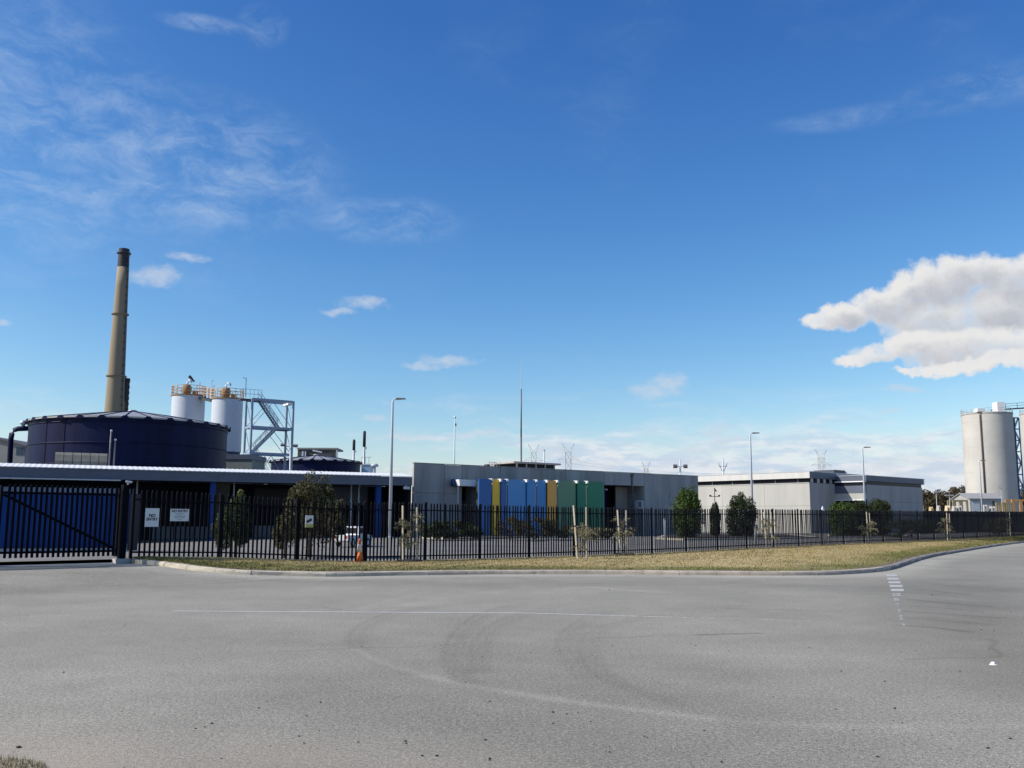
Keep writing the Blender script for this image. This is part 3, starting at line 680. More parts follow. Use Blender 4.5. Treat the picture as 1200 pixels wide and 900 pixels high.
o, p, w, zb, zt = sign(198.5, 220.4, 596.4, 610.7, 'landscape white NO ENTRY sign with small print lines')
text_part('NO ENTRY', .115, ctr(p, zt-.075), UX, o, sign_black, bold=.004)
MBp = Matrix.Translation((p.x, p.y, 0)) @ Matrix.Rotation(A45, 4, 'Z')
for dz, wl_ in ((.16, .34), (.205, .22), (.25, .40), (.295, .34), (.36, .16)):
    MB(MBp).box(-wl_/2, wl_/2, -.0085, -.0062, zt-dz-.008, zt-dz+.008).build('print_line', M('faded_print', (.22, .22, .22), .6), o)
o, p, w, zb, zt = sign(357.0, 366.2, 604, 618, 'small camera surveillance sign with a yellow green foot', 'surveillance_sign')
MBp = Matrix.Translation((p.x, p.y, 0)) @ Matrix.Rotation(A45, 4, 'Z'); hh_ = zt-zb
MB(MBp).box(-w/2+.004, w/2-.004, -.009, -.0062, zb+.004, zb+hh_*.26).build('colour_band', sign_green, o)
MB(MBp).beam((-w*.34, -.008, zt-hh_*.56), (w*.30, -.008, zt-hh_*.32), .004, .10).build('camera_symbol', sign_black, o)
MB(MBp).beam((-w*.30, -.0078, zt-hh_*.62), (-w*.02, -.0078, zt-hh_*.5), .003, .03).build('camera_symbol', sign_black, o)

# traffic cone
fz = lambda x, y: road_z(x, y)+.10
c = ground_hit(421, 658.5, fz); c.z += .0; cone = thing('traffic_cone', c, 'orange traffic cone with a pale band on the grass before the fence', 'cone')
MB(Matrix.Translation(c) @ Matrix.Rotation(.5, 4, 'Z')).box(-.19, .19, -.19, .19, -.03, .035).build('base', cone_orange, cone)
HC = .90
def rc(z): return .165-.128*z/HC
o = MB().lathe(c, [(rc(z), z) for z in (.035, .38)], 20).build('lower_body', cone_orange, cone, True)
o = MB().lathe(c, [(rc(.38)+.002, .38), (rc(.70)+.002, .70)], 20).build('pale_band', cone_white, cone, True)
o = MB().lathe(c, [(rc(.70), .70), (rc(.88), .88), (.025, HC)], 20).build('tip', cone_orange, cone, True)

# ------------------------------------------------------------------ plants
def leaf_cloud(cent, rad, nclump, nleaf, size, shape=1.0, low=-.8, seed=0, aspect=.55, droop=0., boxy=0.):
    r = np.random.default_rng(seed); C = []
    while len(C) < nclump:
        d = r.normal(size=3); d /= np.linalg.norm(d)
        if d[2] < low: continue
        if boxy: d = d*(1+boxy*(1/(np.abs(d)**3).sum()**(1/3)-1))
        C.append(d*r.uniform(.45, 1.0)**.6)
    C = np.array(C); idx = r.integers(0, nclump, nleaf); cr = r.uniform(.16, .36, nclump)
    d = r.normal(size=(nleaf, 3)); d /= np.linalg.norm(d, axis=1)[:, None]; rr = r.uniform(.35, 1, nleaf)**.5
    P = C[idx]*.86+d*(rr*cr[idx])[:, None]; P[:, 2] = np.maximum(P[:, 2], -1.0)
    taper = 1-shape*.5*np.clip(P[:, 2], -1, 1) if shape else 1
    P = P*np.asarray(rad); 
    if shape: P[:, :2] *= taper[:, None]
    P += np.asarray(cent)
    nrm = d+r.normal(0, .6, (nleaf, 3)); nrm /= np.linalg.norm(nrm, axis=1)[:, None]
    t = np.cross(nrm, r.normal(size=(nleaf, 3))); t /= np.linalg.norm(t, axis=1)[:, None]; b_ = np.cross(nrm, t)
    if droop: t[:, 2] -= droop; 
    sz = size*r.uniform(.6, 1.3, nleaf)[:, None]
    V = np.stack([P-t*sz*.5, P+b_*sz*aspect*.5, P+t*sz*.5, P-b_*sz*aspect*.5], 1).reshape(-1, 3)
    return V, np.arange(4*nleaf).reshape(-1, 4)
def plant(name, base, rad, h0, label, cat, mat, nclump=40, nleaf=4000, size=.12, shape=.0, group=None, seed=1, low=-.8, limbs=5, trunk_r=.08, boxy=0.):
    """crown centre at base + h0, radii rad"""
    o = thing(name, base, label, cat, group); cen = Vector(base)+Vector((0, 0, h0))
    V, Fa = leaf_cloud(cen-Vector(base), rad, nclump, nleaf, size, shape, low, seed, boxy=boxy)
    mesh_np('crown', V, Fa, mat, o)
    t = MB(); r = random.Random(seed); top = cen+Vector((0, 0, rad[2]*.35))
    t.tube([Vector(base)-Vector((0, 0, .1)), Vector(base).lerp(top, .5)+Vector((r.uniform(-.05, .05), r.uniform(-.05, .05), 0)), top], [trunk_r, trunk_r*.7, trunk_r*.25], 7)
    for k in range(limbs):
        a = 6.28*k/limbs+r.uniform(-.4, .4); s0 = Vector(base).lerp(top, r.uniform(.3, .7))
        e = cen+Vector((math.cos(a)*rad[0]*.65, math.sin(a)*rad[1]*.65, r.uniform(-.2, .5)*rad[2])); t.tube([s0, s0.lerp(e, .5)+Vector((0, 0, .05)), e], [trunk_r*.5, trunk_r*.35, trunk_r*.12], 6)
    t.build('trunk', bark, o, True); return o
# shrubs inside the fence, left
p = yard_at(272, 39.5); plant('shrub', p, (.82, .8, 1.25), 1.30, 'dark green shrub left of the camera sign behind the fence', 'shrub', leaf_dark, 46, 6500, .11, .25, 'dark shrubs just behind the fence', 11)
p = yard_at(278, 39.8); plant('shrub', p, (.42, .42, .45), 2.32, 'light green shrub top rising above the fence near the blue post', 'shrub', leaf_pale, 16, 1500, .10, .2, None, 12, limbs=3, trunk_r=.05)
p = yard_at(364, 43.5); plant('shrub_tree', p, (1.32, 1.3, 1.9), 1.95, 'tall bushy olive brown conifer behind the camera sign', 'tree', leaf_olive, 90, 13000, .11, .45, None, 13, trunk_r=.12)
p = yard_at(391, 42.5); plant('shrub', p, (.55, .55, 1.05), 1.75, 'slender olive shrub at the right flank of the tall conifer', 'shrub', leaf_olive, 24, 3000, .10, .2, None, 14, trunk_r=.06)
p = yard_at(334, 42.0); plant('shrub', p, (.62, .6, 1.0), 1.1, 'low olive shrub at the left foot of the tall conifer', 'shrub', leaf_olive, 24, 3000, .10, .2, None, 15, trunk_r=.06)
# garden bed shrubs before the concrete building
for i, (x, Y, rx, rz, mt, lb) in enumerate([
    (505, 66, 1.0, .75, leaf_dark, 'dark low shrub against the bare concrete wall left of the doorway'),
    (530, 67, 1.1, .75, leaf_dark, 'dark low shrub under the small white lintel'),
    (552, 68, .9, .8, leaf_dark, 'dark low shrub just left of the blue panels'),
    (598, 68, 1.25, .95, leaf_olive, 'olive shrub in front of the first blue panels'),
    (628, 70, 1.25, .95, leaf_olive, 'olive shrub in front of the two narrow blue panels'),
    (652, 71, 1.1, .85, leaf_olive, 'olive shrub in front of the orange brown panel'),
    (706, 74, .9, .5, leaf_grey, 'small grey shrub at the foot of the dark green panels'),
    (690, 72.5, .8, .5, leaf_grey, 'small grey shrub below the bright green panel')]):
    p = yard_at(x, Y); plant('garden_shrub', p, (rx, rx, rz), rz*.95, lb, 'shrub', mt, 24, 2600, .13, 0, 'shrubs in the bed before the panels', 30+i, limbs=4, trunk_r=.05)
# round bushes on the right
for i, (x, Y, rx, zt, mt, lb) in enumerate([
    (805, 80, 1.55, 570.5, leaf_green, 'round bright green bush before the right end of the concrete wall'),
    (869, 86, 1.75, 577, leaf_dark, 'large dark domed bush at the white lamp post'),
    (838.5, 86, .55, 588, leaf_dark, 'small narrow bush beneath the wind vane'),
    (988, 92, 1.75, 586, leaf_green, 'leftmost bush of the hedge before the grey block wall'),
    (1008, 93, 1.5, 587, leaf_dark, 'middle bush of the hedge behind the white lamp post'),
    (1031, 94, 1.75, 585, leaf_dark, 'right bush of the hedge with a rounded top')]):
    p = yard_at(x, Y); z1 = at(x, zt, Y).z; h = (z1-p.z); rz = h*.5
    plant('round_bush', p, (rx*.78, rx*.78, rz*1.04), h*.46, lb, 'bush', mt, 130, 15000, .15, .06, 'round bushes before the right hand building', 50+i, low=-.95, trunk_r=.10, boxy=.85)
p = yard_at(1068, 88); plant('round_bush', p, (2.4, 1.4, .95), .9, 'low dark shrub mass right of the hedge behind the fence', 'bush', leaf_dark, 50, 5000, .16, 0, None, 61)
p = yard_at(1170, 100); plant('round_bush', p, (1.5, 1.4, .95), .9, 'low olive shrub behind the fence below the concrete silo', 'bush', leaf_olive, 40, 4000, .16, 0, None, 62)

# saplings with timber stakes on the verge
def sapling(base, h, w, label, seed, dens=1.):
    r = random.Random(seed); nr = np.random.default_rng(seed); o = thing('sapling', base, label, 'sapling', 'staked saplings along the fence'); B = Vector(base)
    t = MB(); top = B+Vector((r.uniform(-.06, .06), r.uniform(-.06, .06), h*.9))
    t.tube([B-Vector((0, 0, .05)), B.lerp(top, .5)+Vector((r.uniform(-.05, .05), 0, 0)), top], [.022, .017, .008], 6)
    P = []; T = []
    for k in range(int(17*dens)):
        a = r.uniform(0, 6.28); z0 = h*r.uniform(.22, .9); L_ = w*r.uniform(.45, 1.)
        s0 = B.lerp(top, z0/h/.9*.9); mid = s0+Vector((math.cos(a)*L_*.6, math.sin(a)*L_*.6, L_*.42)); e = s0+Vector((math.cos(a)*L_, math.sin(a)*L_, L_*.16))
        t.tube([s0, mid, e], [.010, .007, .003], 5)
        for q in range(30):
            f = r.uniform(.15, 1.05); p_ = (s0.lerp(mid, f*2) if f < .5 else mid.lerp(e, f*2-1))-B
            P.append(np.array(p_)+nr.normal(0, .035, 3)); d = np.array([math.cos(a)+r.gauss(0, .6), math.sin(a)+r.gauss(0, .6), r.uniform(-1.2, .25)]); T.append(d/np.linalg.norm(d))
    t.build('stem', bark, o)
    P = np.array(P); T = np.array(T); L2 = nr.uniform(.09, .19, len(P))[:, None]; Wd = nr.normal(size=(len(P), 3)); Wd = np.cross(T, Wd); Wd /= np.linalg.norm(Wd, axis=1)[:, None]; Wd *= nr.uniform(.012, .022, len(P))[:, None]
    V = np.stack([P, P+T*L2*.5+Wd, P+T*L2, P+T*L2*.5-Wd], 1).reshape(-1, 3)
    mesh_np('foliage', V, np.arange(len(V)).reshape(-1, 4), leaf_grey, o); return o
def stake(xb, yb, xt, yt, Y, label, mat=timber, w=.06):
    b0 = at(xb, yb, Y); t0 = at(xt, yt, Y); X_, Y_ = b0.x, b0.y
    o = thing('tree_stake', b0, label, 'stake', 'timber tree stakes on the verge')
    b_ = MB(); b_.beam(b0-Vector((0, 0, .12)), t0, w, w, up=(.4, 1, 0)); b_.build('stake', mat, o)
    d = (t0-b0); m_ = b0.lerp(t0, .62); MB().beam(m_-d.normalized()*.03, m_+d.normalized()*.03, w+.012, w+.012, up=(.4, 1, 0)).build('tie', sign_black, o); return o
def on_verge(x, y, guess):                # depth where the verge top shows at this pixel
    best = None
    for Y in np.arange(guess-6, guess+6, .05):
        p = at(x, y, Y); s_, t_ = st(p.x, p.y)
        zz = road_z(p.x, p.y)+fence_rise(s_)+.03 if t_ > FT-1 else road_z(p.x, p.y)+.13*.5+.5*fence_rise(s_)+.05
        e = abs(p.z-float(zz))
        if best is None or e < best[0]: best = (e, Y)
    return best[1]
SAP = [ # stake A (bottom, top), stake B, sapling x, width, height, depth, names
 ((472.2, 657, 472.0, 592.5), (488.5, 655.5, 488.6, 594.5), 480, .62, 2.1, 38.9, 'left of the blue panels', 61),
 ((676.8, 656.5, 672.0, 592.2), (687.3, 655, 686.8, 594.2), 682, .72, 1.75, 42.2, 'below the sage green panel', 62),
 ((727.0, 649, 723.5, 597.6), (733.6, 648, 733.6, 598), 731, .55, 1.9, 47.6, 'before the dark doorway', 63),
 ((898.4, 642, 894.6, 600), (905.2, 641.5, 903.4, 600), 901, .52, 1.9, 57.5, 'left of the lit pale wall corner', 64),
 ((1017.4, 637.5, 1015.2, 599.8), (1021.0, 636.6, 1018.6, 601), 1018, .8, 1.9, 68, 'before the hedge', 65),
 ((1110.5, 633.5, 1109.2, 601), (1113.6, 632.8, 1112.4, 602), 1109, .7, 1.9, 77, 'left of the concrete silo', 66),
 ((1181.0, 628.7, 1179.6, 600.5), (1183.8, 628.2, 1182.8, 600.5), 1178, .8, 1.9, 90, 'below the concrete silo', 67)]
for i, (a, b, xs, w, h, Y, where, sd_) in enumerate(SAP):
    stake(a[0], a[1], a[2], a[3], Y, 'left timber stake of the sapling '+where, timber)
    stake(b[0], b[1], b[2], b[3], Y+.25, 'right timber stake of the sapling '+where, timber_grey)
    p = at(xs, (a[1]+b[1])/2, Y+.12)
    sapling(p, h, w, 'grey leaved sapling between two stakes '+where, sd_, 1.25 if i < 2 else 1.)
    if i < 3:
        m_ = MB(); m_.lathe((p.x, p.y, p.z-.03), [(.55, 0), (.45, .05), (.2, .06)], 14); tag(m_.build('mulch_ring', soil, None, True), 'dark mulch ring round the sapling '+where, 'mulch', 'mulch rings')

# ------------------------------------------------------------------ concrete office building with coloured panels
A = at(485, 542.5, 75); Bp = hit(818, 558, A.z); dv = Vector((Bp.x-A.x, Bp.y-A.y, 0)); LEN = dv.length; ZT = A.z
og = Vector((A.x, A.y, 0)); FR = frame(og, dv)
def u_at(x, off=0.):                      # distance along the front at pixel column x (front plane shifted toward the viewer)
    r = ray(x, 600); d = dv.normalized(); nrm = Vector((-d.y, d.x, 0)); o2 = og-nrm*off
    k = (o2.dot(nrm)-CAM.dot(nrm)+0*CAM.z)/(r.dot(nrm)-0*r.z); p = CAM+r*k; return (p-o2).dot(d)
def z_front(x, y, off=0.):
    d = dv.normalized(); nrm = Vector((-d.y, d.x, 0)); o2 = og-nrm*off; r = ray(x, y); k = ((o2-CAM).dot(Vector((nrm.x, nrm.y, 0))))/(r.x*nrm.x+r.y*nrm.y); return (CAM+r*k).z
office = thing('concrete_building', og, 'low grey concrete building behind the coloured panels', 'building')
DEP = 15.; ZB = -.2
# openings (u0,u1,z0,z1)
oa = (u_at(541), u_at(562), ZB, z_front(550, 570.5)); ob = (u_at(708), u_at(755.5), ZB, z_front(730, 568.8))
SKW = .74
def skb(m, u0, u1, v0, v1, z0, z1, both=False):   # slab whose left end follows the skewed end wall
    f_ = (lambda u, v: u+SKW*v); g_ = f_ if both else (lambda u, v: u)
    return m.hexa([(f_(u0, v0), v0, z0), (g_(u1, v0), v0, z0), (g_(u1, v1), v1, z0), (f_(u0, v1), v1, z0), (f_(u0, v0), v0, z1), (g_(u1, v0), v0, z1), (g_(u1, v1), v1, z1), (f_(u0, v1), v1, z1)])
core = MB(FR); skb(core, .3, oa[0]-.002, .25, 1.2, ZB, ZT-.25); skb(core, .3, LEN-.3, 3.2, DEP, ZB, ZT-.2); core.box(oa[1], ob[0], .25, 3.1, ZB, ZT-.25); core.box(ob[1], LEN-.2, .25, 3.1, ZB, ZT-.25)
core.box(oa[0], oa[1], .25, 3.1, oa[3]+.1, ZT-.25); core.box(ob[0], ob[1], .25, 3.1, ob[3]+.1, ZT-.25)
core.build('inner_wall', conc_dark, office)
pd = MB(FR); skb(pd, 0.25, LEN-.25, 0.3, DEP, ZT-.2, ZT-.12); pd.build('roof', conc_grey, office)
joints = [0, u_at(520), oa[0], oa[1], u_at(586), u_at(622), u_at(662.5), ob[0], u_at(741), ob[1], u_at(785), LEN]
zmid = z_front(515, 578)
for i, (u0, u1) in enumerate(zip(joints[:-1], joints[1:])):
    gap = .018; um = (u0+u1)/2; z0 = ZB
    if abs(u0-oa[0]) < .01: z0 = oa[3]
    if u0 >= ob[0]-.01 and u1 <= ob[1]+.01: z0 = ob[3]
    pj = .006*((i*37) % 5)
    if i < 2 or i > 9:
        zz = zmid if i < 2 else z_front(785, 584)
        MB(FR).box(u0+gap, u1-gap, -pj, .22, z0, zz-.012).build('concrete_panel', conc_dark, office); MB(FR).box(u0+gap, u1-gap, -pj-.004, .22, zz+.012, ZT-.03*(i % 2)).build('concrete_panel', conc_dark, office)
    else: MB(FR).box(u0+gap, u1-gap, -pj, .22, z0, ZT-.02*(i % 2)).build('concrete_panel', conc_dark, office)
for (v0, v1) in ((.24, 5), (5.03, 10), (10.03, DEP)):
    skb(MB(FR), .0, .22, v0, v1, ZB, ZT, True).build('concrete_panel', conc_dark, office); MB(FR).box(LEN-.22, LEN, v0, v1, ZB, ZT).build('concrete_panel', conc_dark, office)
MB(FR).box(SKW*DEP, LEN, DEP+.01, DEP+.2, ZB, ZT-.05).build('rear_wall', conc_dark, office)
MB(FR).box(-.03, LEN+.03, -.05, .24, ZT+.004, ZT+.05).build('parapet_cap', conc_grey, office)
# left doorway: dark recess, door, slim post, white lintel, blue lamp drum
MB(FR).box(oa[0]+.05, u_at(551), 1.3, 3.1, ZB, oa[3]).build('recess_wall', conc_grey, office)
dr = MB(FR).box(u_at(552), oa[1]-.05, 2.0, 2.08, .3, oa[3]-1.1).build('door', M('teal_door', (.05, .085, .09), .4), office); MB(FR).box(u_at(552)+.1, u_at(552)+.16, 1.93, 1.99, 1.2, 1.5).build('handle', galv, dr)
MB(FR).box(u_at(552), oa[1]-.05, 2.0, 2.1, oa[3]-1.08, oa[3]).build('transom', glass, office)
za, zb_ = z_front(540, 561.8, 1.2), z_front(540, 569.2, 1.2)
MB(FR).hexa([(u_at(538.5, 1.2), -1.2, zb_), (u_at(557, 1.2), -1.2, zb_), (u_at(557, 1.2), -.02, zb_), (u_at(538.5, 1.2), -.02, zb_), (u_at(537.3, 1.2), -1.25, za), (u_at(557, 1.2), -1.2, za), (u_at(557, 1.2), -.02, za), (u_at(537.3, 1.2), -.02, za)]).build('door_hood', white_paint, office)
pc = FR @ Vector((u_at(533.8, .6), -.45, 0)); MB().lathe((pc.x, pc.y, za-.52), [(.3, 0), (.32, .05), (.32, .5), (.28, .55)], 20).build('lamp_drum', M('deep_blue_enamel', (.012, .03, .11), .35), office, True)
MB(FR).box(u_at(535.7, .9), u_at(536.7, .9), -.95, -.88, ZB, zb_).build('slim_post', galv, office)
# right doorway
MB(FR).box(ob[0]+.05, ob[1]-.05, 3.02, 3.1, ZB, ob[3]).build('glazing', glass, office)
MB(FR).box(u_at(741.5), u_at(755), 2.2, 2.35, ZB, ob[3]-.02).build('recess_wall', conc_grey, office)
MB(FR).box(u_at(712.5), u_at(717), .9, 1.5, ZB, ob[3]-.3).build('blue_column', blue_post, office)
dp = MB(FR).tube([(u_at(740.5), -.09, .3), (u_at(740.5), -.09, ZT-.1)], .075, 8).build('downpipe', dark_steel, office, True); MB(FR).box(u_at(740.5)-.11, u_at(740.5)+.11, -.2, .0, ZT-.3, ZT-.05).build('hopper', dark_steel, dp)
MB(FR).box(u_at(718), u_at(724), 1.3, 1.42, ob[3]-.42, ob[3]-.3).build('ceiling_light', white_metal, office)
for x in (772, 786): MB(FR).tube([(u_at(x), -.06, .3), (u_at(x), -.06, z_front(x, 576))], .03, 6).build('conduit', galv, office)
ac = thing('air_conditioner', FR @ Vector((u_at(748), -.5, float(yard_z(*(FR @ Vector((u_at(748), -.5, 0))).xy)))), 'grey air conditioning unit beside the dark doorway', 'air conditioner'); az_ = z_front(748, 586.5, .4); bz_ = z_front(748, 596, .4)
MB(FR).box(u_at(744.5, .4), u_at(752, .4), -.75, -.35, bz_, az_).build('casing', M('ac_grey', (.33, .34, .36), .5), ac)
o = MB(FR); cc = FR @ Vector(((u_at(745.5, .4)+u_at(748.6, .4))/2, -.76, (az_+bz_)/2)); MB(FR).box(u_at(745, .4), u_at(748.4, .4), -.768, -.752, bz_+.1, az_-.1).build('fan_grille', dark_steel, ac)
for uu_ in (u_at(745, .4), u_at(751, .4)): MB(FR).box(uu_, uu_+.08, -.7, -.4, ac.location.z-.05, bz_).build('stand', galv, ac)
# coloured panels
panel_specs = [(561.2, 576, (.018, .125, .36), 'deep blue'), (576.9, 586.2, (.98, .56, .05), 'mustard yellow'), (587.2, 593.8, (.018, .12, .36), 'narrow deep blue'), (595, 616.5, (.08, .29, .58), 'wide mid blue'),
               (617.8, 628, (.055, .27, .56), 'first narrow bright blue'), (629.4, 640.2, (.05, .25, .54), 'second narrow bright blue'), (641.8, 652.2, (.86, .41, .07), 'ochre orange'), (653.8, 675.2, (.13, .26, .15), 'sage green'),
               (676.8, 687, (.002, .19, .10), 'narrow bottle green'), (688.8, 708, (.004, .20, .095), 'bright bottle green')]
OFF = 1.9
for i, (x0, x1, colr, nm) in enumerate(panel_specs):
    off = OFF+(.12 if i % 2 == 0 else 0); u0, u1 = u_at(x0, off), u_at(x1-.5, off); zt_ = z_front(x0, 561+(x0-561)*.0235, off)
    P0 = FR @ Vector(((u0+u1)/2, -off, 0)); gz = float(yard_z(P0.x, P0.y))
    o = thing('coloured_board', (P0.x, P0.y, gz), nm+' upright panel of the coloured screen', 'panel', 'coloured screen panels')
    mt = M('panel_paint_'+nm.replace(' ', '_'), colr, .42, .05, 1.2)
    MB(FR).box(u0, u1, -off, -off+.10, gz+.12, zt_).build('panel', mt, o)
    MB(FR).box(u0+.004, u0+.05, -off+.102, -off+.35, gz-.05, zt_-.2).build('frame_post', dark_steel, o)
    MB(FR).box(u1-.05, u1-.004, -off+.102, -off+.35, gz-.05, zt_-.2).build('frame_post', dark_steel, o)
    if i: MB(FR).box(u0-.17, u0-.012, -off-.16, -off+.30, zt_-.19, zt_+.03).build('bracket', white_paint, o)  # white block added, its colour standing in for the sunlit top of each gap
# roof plant room, mast on it and little bits behind the parapet
d0 = FR @ Vector((u_at(627), 6.5, ZT)); Yp = d0.y
plant_r = thing('roof_plant_room', d0, 'flat roofed louvred plant room on the concrete building', 'plant room')
dirn = dv.normalized(); 
def on_vert(x, y, v):                      # point on the vertical plane v metres behind the front
    nrm = Vector((-dirn.y, dirn.x, 0)); o2 = og+nrm*v; r = ray(x, y); k = ((o2-CAM).x*nrm.x+(o2-CAM).y*nrm.y)/(r.x*nrm.x+r.y*nrm.y); p = CAM+r*k; return (p-o2).dot(dirn), p.z
v_ = 6.5; ua, z1 = on_vert(600, 541.5, v_); ub, z2 = on_vert(655, 542.5, v_); zr = (z1+z2)/2
MB(FR).box(ua, ub, v_-.3, v_+4, zr-.16, zr).build('roof_slab', conc_grey, plant_r)
u1_, _ = on_vert(606, 545, v_); u2_, _ = on_vert(650, 545, v_)
MB(FR).box(u1_, u2_, v_+.1, v_+3.6, ZT-.15, zr-.163).build('louvre_wall', glass, plant_r)
for k in range(5): uk = u1_+(u2_-u1_)*k/4; MB(FR).box(uk-.06, uk+.06, v_+.0, v_+.098, ZT-.15, zr-.165).build('mullion', conc_grey, plant_r)
q0 = FR @ Vector((on_vert(581, 545, 9)[0], 9, ZT-.1)); rg = thing('roof_guard_rail', q0, 'small roof railing and vents left of the plant room', 'railing')
ua, zt_ = on_vert(573, 540.5, 9); ub, _ = on_vert(591.5, 540.5, 9)
for k in range(7): uk = ua+(ub-ua)*k/6; MB(FR).beam((uk, 9, ZT-.15), (uk, 9, zt_-(.15 if k % 2 else 0)), .05).build('post', galv, rg)
for zz in (zt_-.1, zt_-.45): MB(FR).beam((ua, 9, zz), (ub, 9, zz), .04).build('rail', galv, rg)
MB(FR).box(ua-.35, ua-.02, 8.8, 9.3, zt_-.6, zt_-.3).build('vent_cap', dark_steel, rg); MB(FR).box(ua-.22, ua-.14, 9, 9.08, ZT-.15, zt_-.6).build('vent_stem', dark_steel, rg)

# garden kerbs and islands in the yard
def island(pts, h, label, mat=kerb_conc, top=soil):
    c0 = sum((Vector(p) for p in pts), Vector((0, 0)))/len(pts); z = float(yard_z(c0.x, c0.y)); o = thing('planting_bed', (c0.x, c0.y, z), label, 'planting bed')
    n = len(pts); vs = []
    for f, zz in ((1, 0), (1, h), (.93, h), (.93, h-.04)):
        vs += [(c0.x+(p[0]-c0.x)*f, c0.y+(p[1]-c0.y)*f, float(yard_z(p[0], p[1]))+zz) for p in pts]
    b_ = MB(); b_.add(vs, [(r*n+k, r*n+(k+1) % n, (r+1)*n+(k+1) % n, (r+1)*n+k) for r in range(3) for k in range(n)]); b_.build('edging', mat, o)
    MB().add([tuple(v) for v in vs[3*n:]], [tuple(range(n))]).build('soil', top, o)
def fpt(x, off): p = FR @ Vector((u_at(x, off), -off, 0)); return (p.x, p.y)
island([fpt(492, 5), fpt(520, 7.2), fpt(560, 7.6), fpt(610, 6.5), fpt(660, 6.2), fpt(712, 6.0), fpt(712, .8), fpt(640, .6), fpt(492, .5)], .14, 'long planting bed with pale edging before the coloured panels')
def ypt(x, Y): p = at(x, 620, Y); return (p.x, Y)
island([ypt(768, 76), ypt(800, 74), ypt(900, 79), ypt(960, 86), ypt(930, 94), ypt(850, 92), ypt(775, 84)], .14, 'planting island under the round bushes')
island([ypt(968, 87), ypt(1060, 89), ypt(1068, 97), ypt(970, 96)], .14, 'planting bed under the hedge before the grey block wall')
# bollard-like posts in the yard
for x, y0, Y, lb in [(779.3, 607, 60, 'slim white post in the yard before the concrete wall'), (885, 617, 66, 'short white post near the domed bush'), (965.0, 597, 64.9, 'black lamp stem with a white shade beside the fence')]:
    p = yard_at(x, Y); zt_ = at(x, y0, Y).z
    if x == 965.0:
        o = thing('path_lamp', p, lb, 'lamp'); MB().tube([p, Vector((p.x, p.y, zt_-.05))], .035, 8).build('stem', black_paint, o)
        MB().lathe((p.x, p.y, zt_-.08), [(.13, 0), (.15, .03), (.05, .24), (.02, .3)], 14).build('shade', white_metal, o, True)
    else:
        o = thing('marker_post', p, lb, 'post', 'white posts in the yard'); MB().tube([p, Vector((p.x, p.y, zt_-.12))], .06, 8).build('shaft', white_paint, o, True); MB().lathe((p.x, p.y, zt_-.12), [(.07, 0), (.07, .08), (.02, .12)], 8).build('cap', galv, o)
# white bin / notice by the small bush
p = yard_at(823.5, 84); o = thing('notice_board', p, 'small pale notice board beside the narrow bush', 'notice board')
zt_ = at(823, 603, 84).z; MB(Matrix.Translation(p)).box(-.3, .3, -.04, .04, zt_-p.z-.75, zt_-p.z).build('board', M('pale_board', (.4, .41, .4), .6), o)
for dx in (-.24, .2): MB(Matrix.Translation(p)).box(dx, dx+.05, .045, .09, 0, zt_-p.z-.1).build('leg', galv, o)

# ------------------------------------------------------------------ right hand pale building
C = at(948, 553, 110); E = hit(1080, 562, C.z); e1 = Vector((E.x-C.x, E.y-C.y, 0)); LE = e1.length; e1.normalize()
bR = thing('flat_roofed_building', (C.x, C.y, 0), 'pale flat roofed block building with a strip of high windows', 'building')
FE = frame((C.x, C.y, 0), e1); ZR = C.z; LD = 30.
# local: x along the shaded front, y back along the lit side
def uvz(x, y, v=0.):                      # front plane (y=v)
    nrm = Vector((-e1.y, e1.x, 0)); o2 = Vector((C.x, C.y, 0))+nrm*v; r = ray(x, y); k = ((o2-CAM).x*nrm.x+(o2-CAM).y*nrm.y)/(r.x*nrm.x+r.y*nrm.y); p = CAM+r*k; return (p-o2).dot(e1), p.z
fz0 = uvz(948.5, 560.2)[1]; wz0 = uvz(948.5, 565.5)[1]
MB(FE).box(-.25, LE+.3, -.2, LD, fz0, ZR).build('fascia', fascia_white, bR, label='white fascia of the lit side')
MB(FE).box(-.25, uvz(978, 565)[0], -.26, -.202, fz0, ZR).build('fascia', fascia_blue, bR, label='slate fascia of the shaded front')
MB(FE).box(-.28, LE+.33, -.28, LD+.03, ZR+.004, ZR+.07).build('roof_edge', galv, bR)
MB(FE).box(.12, LE-.1, .12, LD-.1, wz0, fz0-.003).build('window_strip', glass, bR)
ub, _ = uvz(978, 565); uc, _ = uvz(1014, 565)
# lit long side in block panels
nP = 5
for k in range(nP):
    v0, v1 = LD*k/nP, LD*(k+1)/nP
    zc = wz0-(wz0)*.42
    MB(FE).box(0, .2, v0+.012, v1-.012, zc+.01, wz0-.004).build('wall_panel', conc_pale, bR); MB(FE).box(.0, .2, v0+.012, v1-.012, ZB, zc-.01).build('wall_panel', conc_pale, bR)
    for q in range(2):
        vm = v0+(v1-v0)*(q+.5)/2; MB(FE).box(.04, .118, vm-.05, vm+.05, wz0+.003, fz0-.005).build('mullion', fascia_blue, bR)
MB(FE).box(-.06, .25, -.0, LD, wz0-.04, wz0+.02).build('sill', fascia_white, bR)
MB(FE).box(.203, LE, .21, LD-.01, ZB, wz0-.01).build('core', conc_grey, bR)
# shaded front
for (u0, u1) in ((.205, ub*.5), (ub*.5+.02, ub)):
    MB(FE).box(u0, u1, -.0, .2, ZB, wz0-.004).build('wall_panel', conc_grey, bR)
for k in range(4): MB(FE).box(.4+ub*k/4, .9+ub*k/4, .06, .118, wz0+.02, fz0-.02).build('vent_louvre', galv, bR)
